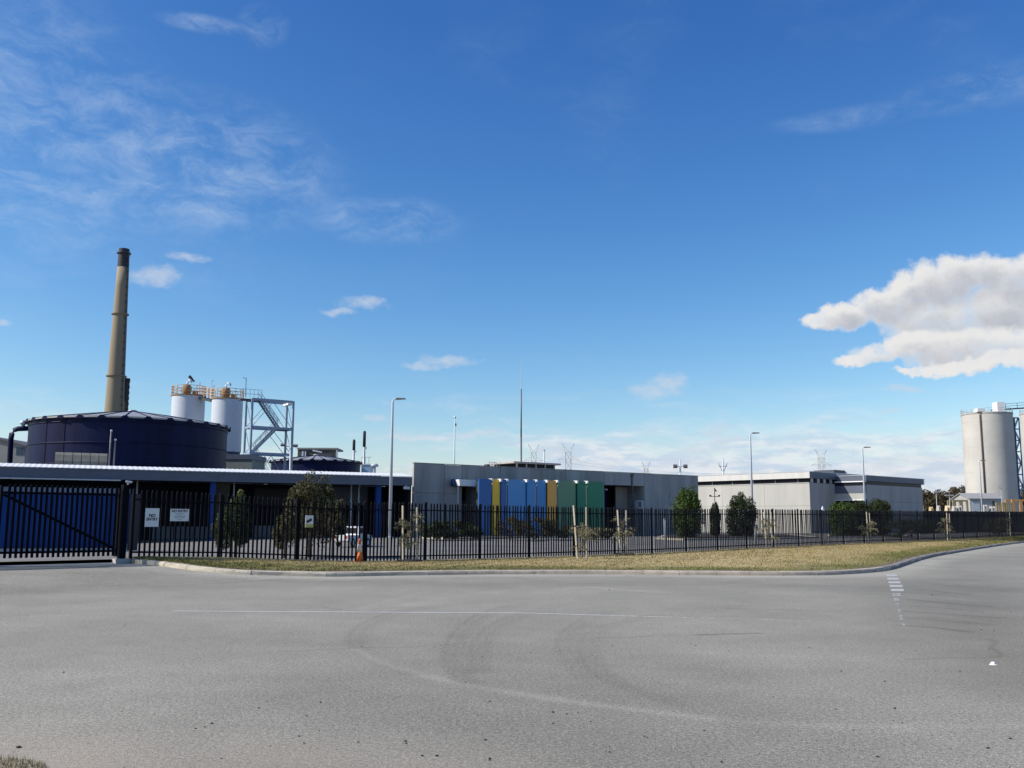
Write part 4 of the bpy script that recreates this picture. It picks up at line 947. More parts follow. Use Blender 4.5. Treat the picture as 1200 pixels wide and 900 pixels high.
# east block steps toward the viewer: its lit end face carries the bands
r_ = ray(1014, 565); p_ = Vector((C.x, C.y, 0))+e1*ub; k_ = ((p_-CAM).x*e1.x+(p_-CAM).y*e1.y)/(r_.x*e1.x+r_.y*e1.y); q_ = CAM+r_*k_
PJ = abs((q_-p_).dot(Vector((-e1.y, e1.x, 0)))); LE2 = uvz(1080, 562, -PJ)[0]
ZR2 = uvz(1046, 559.4, -PJ)[1]; fz2 = uvz(1046, 565.4, -PJ)[1]
def ez(y): return uvz(996, y, -PJ/2)[1]
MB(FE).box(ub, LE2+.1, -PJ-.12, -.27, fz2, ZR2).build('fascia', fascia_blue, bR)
MB(FE).box(ub-.05, LE2+.15, -PJ-.15, -.27, ZR2+.004, ZR2+.06).build('roof_edge', galv, bR)
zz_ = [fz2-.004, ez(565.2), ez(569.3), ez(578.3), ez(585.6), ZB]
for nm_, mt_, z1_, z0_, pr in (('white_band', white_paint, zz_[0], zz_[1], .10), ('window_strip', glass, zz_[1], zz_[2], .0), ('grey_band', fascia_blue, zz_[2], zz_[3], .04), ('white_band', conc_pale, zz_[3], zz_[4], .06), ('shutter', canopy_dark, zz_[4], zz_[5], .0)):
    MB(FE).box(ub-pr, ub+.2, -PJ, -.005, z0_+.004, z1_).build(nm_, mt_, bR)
MB(FE).box(ub-.14, ub-.0, -PJ, -.005, zz_[4]-.09, zz_[4]+.0).build('white_sill', white_paint, bR)
wz2 = uvz(1046, 569.6, -PJ)[1]
MB(FE).box(ub+.205, LE2-.05, -PJ+.06, .0, wz2+.004, fz2-.006).build('window_strip', glass, bR)
for k in range(3):
    u0, u1 = ub+.205+(LE2-ub-.2)*k/3, ub+.205+(LE2-ub-.2)*(k+1)/3; zc = uvz(1040, 588, -PJ)[1]
    MB(FE).box(u0+.012, u1-.012, -PJ, -.01, zc+.01, wz2).build('wall_panel', conc_grey, bR); MB(FE).box(u0+.012, u1-.012, -PJ, -.01, ZB, zc-.01).build('wall_panel', conc_grey, bR)
# roof light
ul, zl = uvz(974, 557, 6); ul2, _ = uvz(991, 557, 6); zl2 = uvz(985, 551, 6)[1]
rl = thing('roof_hatch', FE @ Vector((ul, 6, ZR)), 'dark sloping roof light on the flat roof', 'roof light')
MB(FE).hexa([(ul, 6, ZR+.02), (ul2, 6, ZR+.02), (ul2, 9, ZR+.02), (ul, 9, ZR+.02), (ul+.9, 6, zl2), (ul2-.05, 6, zl2), (ul2-.05, 9, zl2), (ul+.9, 9, zl2)]).build('frame', dark_steel, rl)
MB(FE).box(ul2-.04, ul2+.3, 5.95, 9.05, ZR+.02, zl2-.15).build('side_panel', white_paint, rl)

# ------------------------------------------------------------------ canopy building on the left
c0 = at(0, 543.2, 60); c1 = hit(484, 555.8, c0.z); cd = Vector((c1.x-c0.x, c1.y-c0.y, 0)); CL = cd.length; cd.normalize()
canopy = thing('canopy_building', (c0.x, c0.y, 0), 'long low building with a slate blue fascia and pale metal roof', 'building')
FC = frame((c0.x, c0.y, 0), cd); XL = -14.
def cu_(x, v=0.):
    nrm = Vector((-cd.y, cd.x, 0)); o2 = Vector((c0.x, c0.y, 0))+nrm*v; r = ray(x, 600); k = ((o2-CAM).x*nrm.x+(o2-CAM).y*nrm.y)/(r.x*nrm.x+r.y*nrm.y); return (CAM+r*k-o2).dot(cd)
def cz_(x, y, v=0.):
    nrm = Vector((-cd.y, cd.x, 0)); o2 = Vector((c0.x, c0.y, 0))+nrm*v; r = ray(x, y); k = ((o2-CAM).x*nrm.x+(o2-CAM).y*nrm.y)/(r.x*nrm.x+r.y*nrm.y); return (CAM+r*k).z
zf1 = cz_(100, 549.6); zf0 = cz_(100, 561.2); DC = 16.
MB(FC).box(XL, CL-.05, -.0, .12, zf0, zf1).build('fascia', fascia_blue, canopy)
# corrugated roof, rising gently from the eave
nr_ = int((CL-XL)/.16); vs = []; us = np.linspace(XL-.05, CL-.02, nr_)
for k, uu_ in enumerate(us):
    dz = .018 if k % 2 else 0
    for v, z in ((-.10, zf1+.01), (-.10, zf1+.045), (2.6, zf1+.045+2.6*.125), (DC, zf1+.33)): vs.append((uu_, v, z+dz))
MB(FC).add(vs, [(k*4+r, (k+1)*4+r, (k+1)*4+r+1, k*4+r+1) for k in range(nr_-1) for r in range(3)]).build('roof_sheet', roof_metal, canopy)
MB(FC).box(XL, CL-.06, .125, 6, zf0+.12, zf0+.2).build('soffit', canopy_soffit, canopy)
bv = 5.6
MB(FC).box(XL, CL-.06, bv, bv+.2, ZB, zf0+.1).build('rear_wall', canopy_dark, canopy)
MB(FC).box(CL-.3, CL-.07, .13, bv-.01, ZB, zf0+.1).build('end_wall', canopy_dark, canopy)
for x0, x1 in ((180, 205), (206, 228), (229, 246)): MB(FC).box(cu_(x0, bv), cu_(x1, bv)-.05, bv-.08, bv-.005, .3, cz_(215, 617, bv)).build('grey_wall_panel', M('grey_wall_paint', (.14, .155, .19), .7), canopy)
for x0, x1, ya, yb in ((381, 410, 570, 592), (412, 430, 570, 592), (297, 343, 572, 592)):
    MB(FC).box(cu_(x0, bv), cu_(x1, bv), bv-.07, bv-.004, cz_(x0, yb, bv), cz_(x0, ya, bv)).build('window', grey_glass if x0 > 300 else glass, canopy)
MB(FC).box(cu_(299, bv-.6), cu_(325, bv-.6), bv-.9, bv-.1, 0, cz_(312, 616, bv-.6)).build('counter_wall', M('grey_wall_paint', (.14, .155, .19), .7), canopy)
for x, w in ((248.3, .36), (443, .36)): MB(FC).box(cu_(x, .6)-w/2, cu_(x, .6)+w/2, .5, .9, -.1, zf0+.118).build('blue_column', blue_post, canopy)
for x in (159, 273, 411, 420): MB(FC).tube([(cu_(x, 1.2), 1.2, 0), (cu_(x, 1.2), 1.2, zf0+.11)], .06, 8).build('downpipe', galv, canopy, True)
MB(FC).box(cu_(252), cu_(272), 1.3, 1.5, 0, zf0+.1).build('brown_screen', M('brown_screen', (.05, .046, .04), .8, spec=.1), canopy)
MB(FC).box(XL, cu_(139), -.16, -.004, zf0-.09, zf0-.012).build('light_gutter', galv, canopy)
cp = FC @ Vector((CL-.5, -.1, zf0)); fl = thing('flood_light', cp, 'small pale floodlight under the right end of the slate fascia', 'floodlight'); MB(FC).box(CL-.75, CL-.35, -.35, -.05, zf0-.28, zf0-.08).build('housing', white_metal, fl); MB(FC).box(CL-.57, CL-.51, -.12, .0, zf0-.08, zf0+.02).build('bracket', galv, fl)
# blue sheet wall behind the gate
w0, w1 = at(-30, 642, 47.5), at(149, 640, 50.5); wd_ = Vector((w1.x-w0.x, w1.y-w0.y, 0)); WL = wd_.length; FW = frame((w0.x, w0.y, 0), wd_)
bw = thing('blue_sheet_wall', (w0.x, w0.y, .2), 'bright blue ribbed sheet wall seen through the gate', 'wall')
zt_ = at(75, 577.5, 49).z; zb_ = at(75, 641.3, 49).z; ztt = at(75, 571.5, 49).z
n_ = 14
for k in range(n_): MB(FW).box(WL*k/n_+.012, WL*(k+1)/n_-.012, 0, .08, zb_, zt_).build('blue_sheet', blue_steel, bw)
MB(FW).box(0, WL, .083, .14, zb_-.2, zt_+.02).build('backing_frame', dark_steel, bw)
MB(FW).box(0, WL, -.01, .16, zt_+.024, ztt).build('grey_top_rail', M('blue_grey_trim', (.12, .16, .23), .5), bw)
MB(FW).box(0, WL, -.03, .08, zb_-.3, zb_-.06).build('pale_kick_plate', M('pale_kick', (.42, .42, .40), .8), bw)
MB(FW).box(WL+.01, WL+.5, .0, .14, zb_-.2, zt_).build('end_pier', M('grey_pier', (.035, .032, .036), .8), bw)
# rooftop items
p = FC @ Vector((cu_(90, 8), 8, zf1+.33)); va = thing('roof_vent', p, 'long grey ribbed ventilator hump on the pale roof', 'ventilator')
ua, ub_ = cu_(60, 8), cu_(122, 8); zt_ = cz_(90, 530.5, 8); nseg = 6
for k in range(nseg):
    u0, u1 = ua+(ub_-ua)*k/nseg, ua+(ub_-ua)*(k+1)/nseg-.04; vs = []
    prof = [(-1.0, 0), (-.85, .45), (-.5, .8), (0, .95), (.5, .8), (.85, .45), (1., 0)]; zb0 = zf1+.3; hh_ = (zt_-zb0)/.95
    for uu_ in (u0+(0.35 if k == 0 else 0)*0, u1): vs += [(uu_, 8+a*.9, zb0+b*hh_) for a, b in prof]
    MB(FC).add(vs, [(i, i+1, i+8, i+7) for i in range(6)]+[tuple(range(7)), tuple(range(7, 14))[::-1]]).build('vent_segment', M('weathered_vent', (.15, .15, .125), .7, .2), va)
for x, y, lb in ((124, 505.5, 'taller thin pipe standing on the roof before the navy tank'), (129.5, 516, 'shorter thin pipe standing on the roof before the navy tank')):
    p = FC @ Vector((cu_(x, 7), 7, zf1+.2)); o = thing('vent_pipe', p, lb, 'pipe', 'thin roof pipes'); zt_ = cz_(x, y, 7)
    MB().tube([p, Vector((p.x+.03, p.y, zt_))], .06, 8).build('shaft', lamp_grey, o, True); MB().lathe((p.x+.03, p.y, zt_), [(.08, 0), (.08, .1), (.03, .14)], 8).build('cap', galv, o)

# ------------------------------------------------------------------ navy tanks
def tank(xl, xr, yl, yap, xap, Yc, zbot, label, nrib, seed=0):
    bl, br = math.atan((xl-600)/F_PX), math.atan((xr-600)/F_PX); bm, ha = (bl+br)/2, (br-bl)/2
    D = Yc/math.cos(bm); Rr = D*math.sin(ha); cx, cy = D*math.sin(bm), D*math.cos(bm)
    Yl = cy-Rr*math.sin(-bm); ze = at(xl, yl, Yl).z; za = at(xap, yap, Yc).z
    o = thing('storage_tank', (cx, cy, 0), label, 'tank'); c_ = (cx, cy, 0)
    ob_ = MB().lathe(c_, [(Rr, 0), (Rr, ze)], 72).build('wall', navy, o, True); smooth_by_angle(ob_)
    hz = np.linspace(ze-.55, max(zbot-1, 1), 5)
    for z in hz: MB().lathe(c_, [(Rr-.01, z), (Rr+.07, z+.02), (Rr+.07, z+.10), (Rr-.01, z+.12)], 72, cap=False).build('hoop', navy, o, True)
    Re = Rr+.28
    for k in range(nrib):
        a0, a1 = 2*math.pi*k/nrib, 2*math.pi*(k+1)/nrib; vs = []; q = 3
        for (r, z) in ((.35, za), (Rr*.5, (za+ze)/2+.14), (Re, ze+.06)):
            for j in range(q+1): a = a0+(a1-a0)*j/q; vs.append((cx+r*math.cos(a), cy+r*math.sin(a), z))
        for j in range(q+1): a = a0+(a1-a0)*j/q; vs.append((cx+Re*math.cos(a), cy+Re*math.sin(a), ze-.10+.16*abs(j/q*2-1)**2*0))
        MB().add(vs, [(r*(q+1)+j, r*(q+1)+j+1, (r+1)*(q+1)+j+1, (r+1)*(q+1)+j) for r in range(3) for j in range(q)]).build('roof_panel', tank_roof, o)
        ca, sa_ = math.cos(a0), math.sin(a0)
        MB().beam((cx+.4*ca, cy+.4*sa_, za+.03), (cx+Rr*.5*ca, cy+Rr*.5*sa_, (za+ze)/2+.14+.03), .10, .06).beam((cx+Rr*.5*ca, cy+Rr*.5*sa_, (za+ze)/2+.17), (cx+(Re+.05)*ca, cy+(Re+.05)*sa_, ze+.09), .10, .06).build('rib', navy, o)
        MB().hexa([(cx+(Re-.02)*math.cos(a0+s_*w_)+0, cy+(Re-.02)*math.sin(a0+s_*w_), ze-.20+dz) if r_ == 0 else (cx+(Re+.09)*math.cos(a0+s_*w_), cy+(Re+.09)*math.sin(a0+s_*w_), ze-.20+dz) for dz, w_ in ((0, .50/Re), (.34, .16/Re)) for (s_, r_) in ((-1, 1), (1, 1), (1, 0), (-1, 0))]).build('rib_end_cap', navy, o)
    MB().lathe((cx, cy, za), [(.5, -.05), (.5, .12), (.2, .2)], 16).build('crown_cap', tank_roof, o, True)
    return o, (cx, cy), Rr, ze
tk, tc_, TR, TZ = tank(31.5, 266, 495, 482.5, 152, 105, 4, 'huge dark navy round tank with a ribbed cone roof', 30)
# vertical seams in the left of the tank, ladder frame on the right
for bdeg in (240, 254):
    a = R_(bdeg); MB().beam((tc_[0]+(TR+.005)*math.cos(a), tc_[1]+(TR+.005)*math.sin(a), 2), (tc_[0]+(TR+.005)*math.cos(a), tc_[1]+(TR+.005)*math.sin(a), TZ-.3), .07, .03).build('seam', navy, tk)
tk2, tc2, TR2, TZ2 = tank(318.5, 423, 541.0, 533.8, 369, 150, 6, 'smaller dark navy tank behind the canopy roof', 26)
# elbow pipe left of the big tank
Yq = 103; pp = [at(12.5, 560, Yq), at(12.8, 515, Yq), at(14, 508, Yq), at(17, 504, Yq), at(21, 502.5, Yq), at(35, 502, Yq)]
ep = thing('elbow_pipe', (pp[0].x, pp[0].y, 0), 'thick navy elbow pipe joining the left of the big tank', 'pipe'); pp[0].z = 0
MB().tube(pp, .27, 12).build('pipe', navy, ep, True)
q = at(27, 501.5, Yq); MB().lathe((q.x, q.y, q.z), [(.18, 0), (.18, .35), (.34, .38), (.36, .62), (.2, .8), (.02, .85)], 14).build('breather_cap', galv, ep, True)
# ------------------------------------------------------------------ chimney
Yc = 250; bot = at(134.6, 483, Yc); top = at(145.6, 292, Yc); cx, cy = top.x, Yc; rT = 12.4/2*Yc/1141*1.0; 
def chr_(z): return float(np.interp(z, [0, bot.z, top.z], [3.1, 2.38, 1.36]))
chm = thing('chimney', (cx, cy, 0), 'very tall tapering concrete chimney with a black top', 'chimney'); zs = at(143, 313.5, Yc).z
zl_ = np.linspace(0, zs, 14)
MB().lathe((cx, cy, 0), [(chr_(z), z) for z in zl_], 40).build('shaft', chim_conc, chm, True)
o = MB().lathe((cx, cy, 0), [(chr_(zs)+.005, zs+.004), (chr_(top.z)+.005, top.z), (chr_(top.z)-.25, top.z), (chr_(top.z)-.3, top.z-2)], 40, cap=False).build('soot_top', chim_dark, chm); smooth_by_angle(o)
for y in (441, 368.5, 297): z = at(140, y, Yc).z; MB().lathe((cx, cy, z), [(chr_(z), -.15), (chr_(z)+.42, -.1), (chr_(z)+.42, .18), (chr_(z), .22)], 40, cap=False).build('ring_platform', chim_conc if y > 300 else dark_steel, chm)
ld = MB(); zz = 10.
ax_ = math.radians(-22)
while zz < top.z-.6:
    r = chr_(zz)+.22; ld.box(cx+r*math.cos(ax_)-.3, cx+r*math.cos(ax_)+.22, cy+r*math.sin(ax_)-.25, cy+r*math.sin(ax_)+.25, zz, zz+.55 if int(zz/2.1) % 2 else zz+.3); zz += 2.1
ld.beam((cx+(chr_(10)+.3)*math.cos(ax_), cy+(chr_(10)+.3)*math.sin(ax_), 10), (cx+(chr_(top.z)+.3)*math.cos(ax_), cy+(chr_(top.z)+.3)*math.sin(ax_), top.z-.3), .2)
tag(ld.build('caged_ladder', dark_steel, chm))
f0 = at(147.8, 443.5, 252); fl2 = thing('flue_stack', (f0.x, f0.y, 0), 'short rusty brown flue standing against the tall chimney', 'chimney')
MB().lathe((f0.x, f0.y, 0), [(1.0, 0), (.95, f0.z-.5)], 20).build('shaft', chim_brown, fl2, True); MB().lathe((f0.x, f0.y, f0.z-.5), [(1.05, 0), (1.05, .5), (.7, .5), (.7, .2)], 20, cap=False).build('rim', chim_dark, fl2)
lb_ = MB(); zz = 12.
while zz < f0.z: lb_.box(f0.x+.85, f0.x+1.15, f0.y-.3, f0.y-.05, zz, zz+.6); zz += 1.5
lb_.build('ladder_bracket', chim_brown, fl2)
# ------------------------------------------------------------------ white silos
def silo(xl, xr, yt, Yc, zlow, label):
    r = (xr-xl)/2*Yc/1141*.985; b = at((xl+xr)/2, yt, Yc); b.z = at((xl+xr)/2, yt, Yc-r*.6).z; o = thing('white_silo', (b.x, b.y, 0), label, 'silo', 'twin white silos')
    ob_ = MB().lathe((b.x, b.y, zlow), [(r, 0), (r, b.z-zlow)], 48).build('shell', white_metal, o, True); smooth_by_angle(ob_)
    MB().lathe((b.x, b.y, 0), [(r*.95, .0), (r*.95, zlow-.01)], 40).build('skirt', fascia_blue, o, True)
    MB().lathe((b.x, b.y, b.z+.003), [(r+.12, 0), (r+.12, .14), (r*.98, .14)], 48, cap=False).build('top_ring', rust_gear, o)
    MB().lathe((b.x, b.y, b.z+.01), [(r*.97, .06), (r*.96, .08)], 40).build('deck', rust_gear, o)
    n = 16
    for k in range(n):
        a = 2*math.pi*k/n; MB().beam((b.x+(r+.05)*math.cos(a), b.y+(r+.05)*math.sin(a), b.z+.14), (b.x+(r+.05)*math.cos(a), b.y+(r+.05)*math.sin(a), b.z+1.35), .07).build('railing_post', orange_steel, o)
    for z in (.55, .95, 1.33): MB().lathe((b.x, b.y, b.z+z), [(r+.02, 0), (r+.08, 0), (r+.08, .06), (r+.02, .06)], 48, cap=False).build('railing_rail', orange_steel, o)
    # filter unit on top
    MB().lathe((b.x-.2, b.y-.3, b.z+.14), [(.45, 0), (.62, .5), (.62, 1.2), (.4, 1.45)], 16).build('filter_drum', rust_gear, o, True)
    MB().tube([(b.x-.2, b.y-.3, b.z+1.5), (b.x-.2, b.y-.3, b.z+2.0), (b.x+.0, b.y-.3, b.z+2.25), (b.x+.3, b.y-.3, b.z+2.2), (b.x+.42, b.y-.3, b.z+1.9)], .12, 8).build('vent_elbow', white_metal, o, True)
    MB().box(b.x+r*.3, b.x+r*.62, b.y-.6, b.y-.2, b.z+.14, b.z+.7).build('motor_box', rust_gear, o); return o, b, r
s1, b1, r1 = silo(202, 240.5, 463.5, 130, 6, 'left white silo with orange top railing behind the navy tank')
s2, b2, r2 = silo(248.5, 285, 467.5, 127, at(267, 530, 127).z, 'right white silo with orange top railing beside the stair tower')
br_ = thing('silo_bridge', b1.lerp(b2, .5), 'orange walkway linking the tops of the two silos', 'walkway')
q1, q2 = Vector((b1.x+r1*.8, b1.y-.3, b1.z)), Vector((b2.x-r2*.8, b2.y-.3, b2.z))
MB().beam(q1-Vector((0, 0, .2)), q2-Vector((0, 0, .2)), 1.2, .3).build('deck', dark_steel, br_)
for z in (.5, .9, 1.3):
    for dy in (-.6, .6): MB().beam(q1+Vector((0, dy, z)), q2+Vector((0, dy, z)), .06).build('handrail', orange_steel, br_)
for k in range(4): p_ = q1.lerp(q2, k/3); MB().beam(p_+Vector((0, -.6, 0)), p_+Vector((0, -.6, 1.35 if k % 3 else 1.9)), .16 if k % 3 else .08).build('railing_post', orange_steel, br_)
# windsock on left silo
p_ = Vector((b1.x-.2, b1.y, b1.z+2.2)); ws = thing('windsock', p_, 'small dark windsock above the left white silo', 'windsock'); e_ = at(222, 441, 130)
MB().beam(p_-Vector((0, 0, .9)), Vector((e_.x, p_.y, e_.z)), .05).build('pole', galv, ws)
MB().tube([Vector((e_.x, p_.y, e_.z)), Vector((e_.x+.75, p_.y-.1, e_.z-.75))], [.22, .1], 8).build('sock', M('sock_cloth', (.03, .03, .04), .9), ws)
p_ = at(248.5, 466, 128); o = thing('antenna_rod', p_, 'thin rod rising between the two white silos', 'antenna'); MB().beam(p_, at(248.3, 446, 128), .05).build('rod', galv, o); q_ = at(248.3, 446, 128); MB().box(q_.x, q_.x+.25, q_.y-.04, q_.y+.04, q_.z-.05, q_.z+.04).build('tip', galv, o)
# low shed below silo 2
p0 = at(264, 531, 118); p1 = at(296, 532, 118); sh = thing('plant_shed', (p0.x, p0.y, 0), 'grey green plant shed below the right white silo', 'shed'); MB().box(p0.x, p1.x, 118, 124, 0, p0.z-.75).build('wall', M('shed_green_grey', (.17, .20, .185), .7), sh); MB().box(p0.x-.1, p1.x+.15, 117.9, 124.2, p0.z-.745, p0.z-.15).build('parapet', fascia_blue, sh)
# ------------------------------------------------------------------ stair tower
Yt = 122; FTW = None
t00, t10 = at(296, 466.3, Yt), at(344, 470.5, Yt+3.2)        # front top corners
tw = thing('stair_tower', (t00.x, t00.y, 0), 'open pale blue steel stair tower beside the white silos', 'stair tower')
ed = Vector((t10.x-t00.x, t10.y-t00.y, 0)); TWL = ed.length; ed.normalize(); FTW = frame((t00.x, t00.y, 0), ed); TWD = 2.2; zt_ = (t00.z+t10.z)/2
zlv = [zt_, at(320, 500.5, Yt+1.5).z, at(320, 531, Yt+1.5).z, 4.]
for uu_, v in ((0, 0), (TWL, 0), (0, TWD), (TWL, TWD)): MB(FTW).beam((uu_, v, 0), (uu_, v, zt_), .24, .24).build('column', tower_steel, tw)
for z in zlv[:3]:
    for v in (0, TWD): MB(FTW).beam((.125, v, z-.1), (TWL-.125, v, z-.1), .16, .3).build('beam', tower_steel, tw)
    for uu_ in (0, TWL): MB(FTW).beam((uu_, .125, z-.1), (uu_, TWD-.125, z-.1), .16, .28).build('beam', tower_steel, tw)
for i in range(3):
    z1, z0 = zlv[i]-.2, zlv[i+1]
    if i == 2: z0 = 5.5
    MB(FTW).beam((.1, 0, z0), (TWL*.5, 0, z1-.1), .06).beam((TWL*.5, 0, z1-.1), (TWL-.1, 0, z0), .06).build('brace', tower_steel, tw)
    MB(FTW).beam((.1, TWD, z0), (TWL*.5, TWD, z1-.1), .06).beam((TWL*.5, TWD, z1-.1), (TWL-.1, TWD, z0), .06).build('brace', tower_steel, tw)
    MB(FTW).beam((0, .1, z0), (0, TWD-.1, z1), .06).build('brace', tower_steel, tw); MB(FTW).beam((TWL, .1, z0), (TWL, TWD-.1, z1), .06).build('brace', tower_steel, tw)
    # stair flight
    dirs = [(TWL*.22, TWL*.72), (TWL*.68, TWL*.10), (TWL*.16, TWL*.62)][i]; ztop, zbt = zlv[i]+.02, (zlv[i+1] if i < 2 else 6.)
    a, b = Vector((dirs[0], 1.1, ztop)), Vector((dirs[1], 1.1, zbt))
    for dy in (-.45, .45):
        MB(FTW).beam(a+Vector((0, dy, 0)), b+Vector((0, dy, 0)), .07, .26).build('stringer', tower_steel, tw)
        MB(FTW).beam(a+Vector((0, dy, 1.0)), b+Vector((0, dy, 1.0)), .05).build('handrail', tower_steel, tw); MB(FTW).beam(a+Vector((0, dy, .55)), b+Vector((0, dy, .55)), .035).build('handrail', tower_steel, tw)
    nst = 13
    for k in range(1, nst): p_ = a.lerp(b, k/nst); MB(FTW).box(p_.x-.13, p_.x+.13, .68, 1.52, p_.z-.02, p_.z+.03).build('tread', dark_steel, tw)
    for k in range(5): p_ = a.lerp(b, (k+.5)/5); MB(FTW).beam(p_+Vector((0, -.45, 0)), p_+Vector((0, -.45, 1)), .04).build('baluster', tower_steel, tw)
    MB(FTW).box(.12, TWL*.25, .12, TWD-.12, zlv[i]-.06, zlv[i]).build('landing', tower_steel, tw) if i != 1 else MB(FTW).box(TWL*.66, TWL-.12, .12, TWD-.12, zlv[i]-.06, zlv[i]).build('landing', tower_steel, tw)
# top cage on tower, gangway to silo
for (u0, u1) in ((-1.4, TWL*.22),):
    for k in range(6): uk = u0+(u1-u0)*k/5; MB(FTW).beam((uk, 0, zt_), (uk, 0, zt_+1.1), .045).build('railing_post', tower_steel, tw)
    for z in (.5, 1.1): MB(FTW).beam((u0, 0, zt_+z), (u1, 0, zt_+z), .045).build('handrail', tower_steel, tw)
MB(FTW).box(-1.5, -.13, .15, 1.3, zt_-.3, zt_-.1).build('gangway', dark_steel, tw)
MB(FTW).beam((-.9, .1, zt_+0.1), (-.9, .1, zt_+2.5), .06).beam((-.9, .1, zt_+2.5), (-1.35, .1, zt_+2.5), .06).build('lamp_bracket', dark_steel, tw)
MB(FTW).box(TWL-.7, TWL-.13, .12, TWD-.1, zt_-.5, zt_-.27).build('white_trim', white_paint, tw)
# ------------------------------------------------------------------ equipment behind the small tank
Ye = 172; a, b = at(349, 525, Ye), at(395, 526.5, Ye+4); eq = thing('process_building', (a.x, Ye, 0), 'dark plant block with a pale frame behind the smaller tank', 'plant building')
MB().box(a.x, at(388, 525, Ye).x, Ye, Ye+6, 0, a.z-.3).build('body', M('dark_plant', (.06, .062, .06), .7), eq)
for x0, x1 in ((354, 356), (357.5, 359)): MB().box(at(x0, 530, Ye).x, at(x1, 530, Ye).x, Ye-.25, Ye-.05, 8, a.z-.6).build('white_duct', white_metal, eq)
MB().box(a.x-.1, at(395.5, 525, Ye).x, Ye-.2, Ye+6, a.z-.25, a.z+.05).build('roof_slab', M('plant_roof', (.22, .22, .2), .7), eq)
MB().beam((at(395, 525, Ye).x, Ye, 6), (at(395, 525, Ye).x, Ye, a.z-.3), .3).build('column', galv, eq); MB().beam((at(367, 527, Ye).x, Ye-.4, at(367, 528, Ye).z), (at(378, 529, Ye).x, Ye-.4, at(378, 530.3, Ye).z), .25).build('pipe_arm', white_metal, eq)
for x, y0, y1, w, lb in ((415, 515, 523.5, 3.4, 'shorter dark topped stack beyond the small tank'), (427.3, 505, 524, 3.6, 'taller dark topped stack beyond the small tank')):
    Ys = 190; t_ = at(x, y0, Ys); m_ = at(x, 527.5 if x < 420 else 523.5, Ys); r = w/2*Ys/1141; o = thing('exhaust_stack', (t_.x, Ys, 0), lb, 'stack', 'exhaust stacks')
    MB().lathe((t_.x, Ys, 0), [(r*.8, 0), (r*.8, m_.z)], 14).build('lower_tube', galv, o, True); MB().lathe((t_.x, Ys, m_.z+.003), [(r, 0), (r, t_.z-m_.z-.3), (r*.7, t_.z-m_.z)], 14).build('dark_sleeve', chim_dark, o, True)
    MB().box(t_.x+r*.85, t_.x+r*1.6, Ys-.3, Ys+.1, m_.z-.5, m_.z).build('bracket', white_metal, o)
a, b = at(423.5, 545, 176), at(435, 551, 176); pb = thing('plant_box', (a.x, 176, 0), 'light blue plant box at the right of the smaller tank', 'plant box'); MB().box(a.x, b.x, 176, 179, 0, a.z).build('body', M('light_blue_box', (.26, .38, .50), .5), pb); MB().box(a.x-.1, b.x+.1, 175.9, 179.1, a.z+.003, a.z+.25).build('lid', white_metal, pb)
for x in (424, 428, 432): MB().beam((at(x, 545, 176).x, 176.2, a.z+.25), (at(x, 545, 176).x, 176.2, a.z+1.5), .08).build('railing_post', galv, pb)
MB().beam((a.x, 176.2, a.z+1.45), (b.x, 176.2, a.z+1.45), .08).build('handrail', galv, pb)
q_ = at(439, 545, 176); o = thing('roof_cowl', (q_.x, 176, 0), 'pale mushroom cowl right of the light blue box', 'cowl'); MB().lathe((q_.x, 176, 0), [(.25, 0), (.25, q_.z-.3)], 10).build('stem', galv, o); MB().lathe((q_.x, 176, q_.z-.3), [(.7, 0), (.7, .35), (.3, .6)], 12).build('cap', white_metal, o, True)
# twin floodlights by the tower
Yf = 112; p_ = at(341.5, 560, Yf); t_ = at(340.5, 521.5, Yf); fl3 = thing('floodlight_mast', (p_.x, Yf, 0), 'mast with two dark floodlights before the stair tower', 'floodlight'); MB().tube([(p_.x, Yf, 0), (t_.x, Yf, t_.z+.1)], [.16, .1], 8).build('mast', white_metal, fl3, True)
MB().beam((at(331, 523, Yf).x, Yf, t_.z-.1), (at(348, 523, Yf).x, Yf, t_.z-.25), .08).build('crossarm', galv, fl3)
for x, y in ((332, 521.5), (346.5, 522.3)): q_ = at(x, y, Yf); MB().tube([(q_.x-.26, Yf-.1, q_.z), (q_.x+.26, Yf-.1, q_.z)], .17, 10).build('lamp_housing', lamp_grey, fl3)
# gable warehouse on the far left
Yg = 150; a = at(-60, 512, Yg); b = at(30, 523.5, Yg); gw = thing('warehouse', (b.x, Yg, 0), 'grey gabled warehouse at the far left behind the elbow pipe', 'warehouse')
rz_ = at(-8, 513.5, Yg).z; rx_ = at(-8, 513.5, Yg).x; ez = b.z; ex0 = 2*rx_-b.x
MB().add([(ex0, Yg, 0), (b.x, Yg, 0), (b.x, Yg, ez), (rx_, Yg, rz_), (ex0, Yg, ez), (ex0, Yg+40, 0), (b.x, Yg+40, 0), (b.x, Yg+40, ez), (rx_, Yg+40, rz_), (ex0, Yg+40, ez)], [(0, 1, 2, 3, 4), (9, 8, 7, 6, 5), (1, 6, 7, 2), (5, 0, 4, 9)]).build('wall', ware_wall, gw)
for s_ in (1, -1): e0 = b.x if s_ > 0 else ex0; MB().hexa([(rx_, Yg-.3, rz_+.02), (e0+.3*s_, Yg-.3, ez-.03), (e0+.3*s_, Yg+40.3, ez-.03), (rx_, Yg+40.3, rz_+.02), (rx_, Yg-.3, rz_+.3), (e0+.3*s_, Yg-.3, ez+.25), (e0+.3*s_, Yg+40.3, ez+.25), (rx_, Yg+40.3, rz_+.3)]).build('roof', wood_dark, gw)
for k in range(3): q_ = at(19+k*3.6, 528, Yg); MB().box(q_.x, q_.x+.36, Yg-.06, Yg-.003, q_.z-.7, q_.z+.5).build('window', grey_glass, gw)

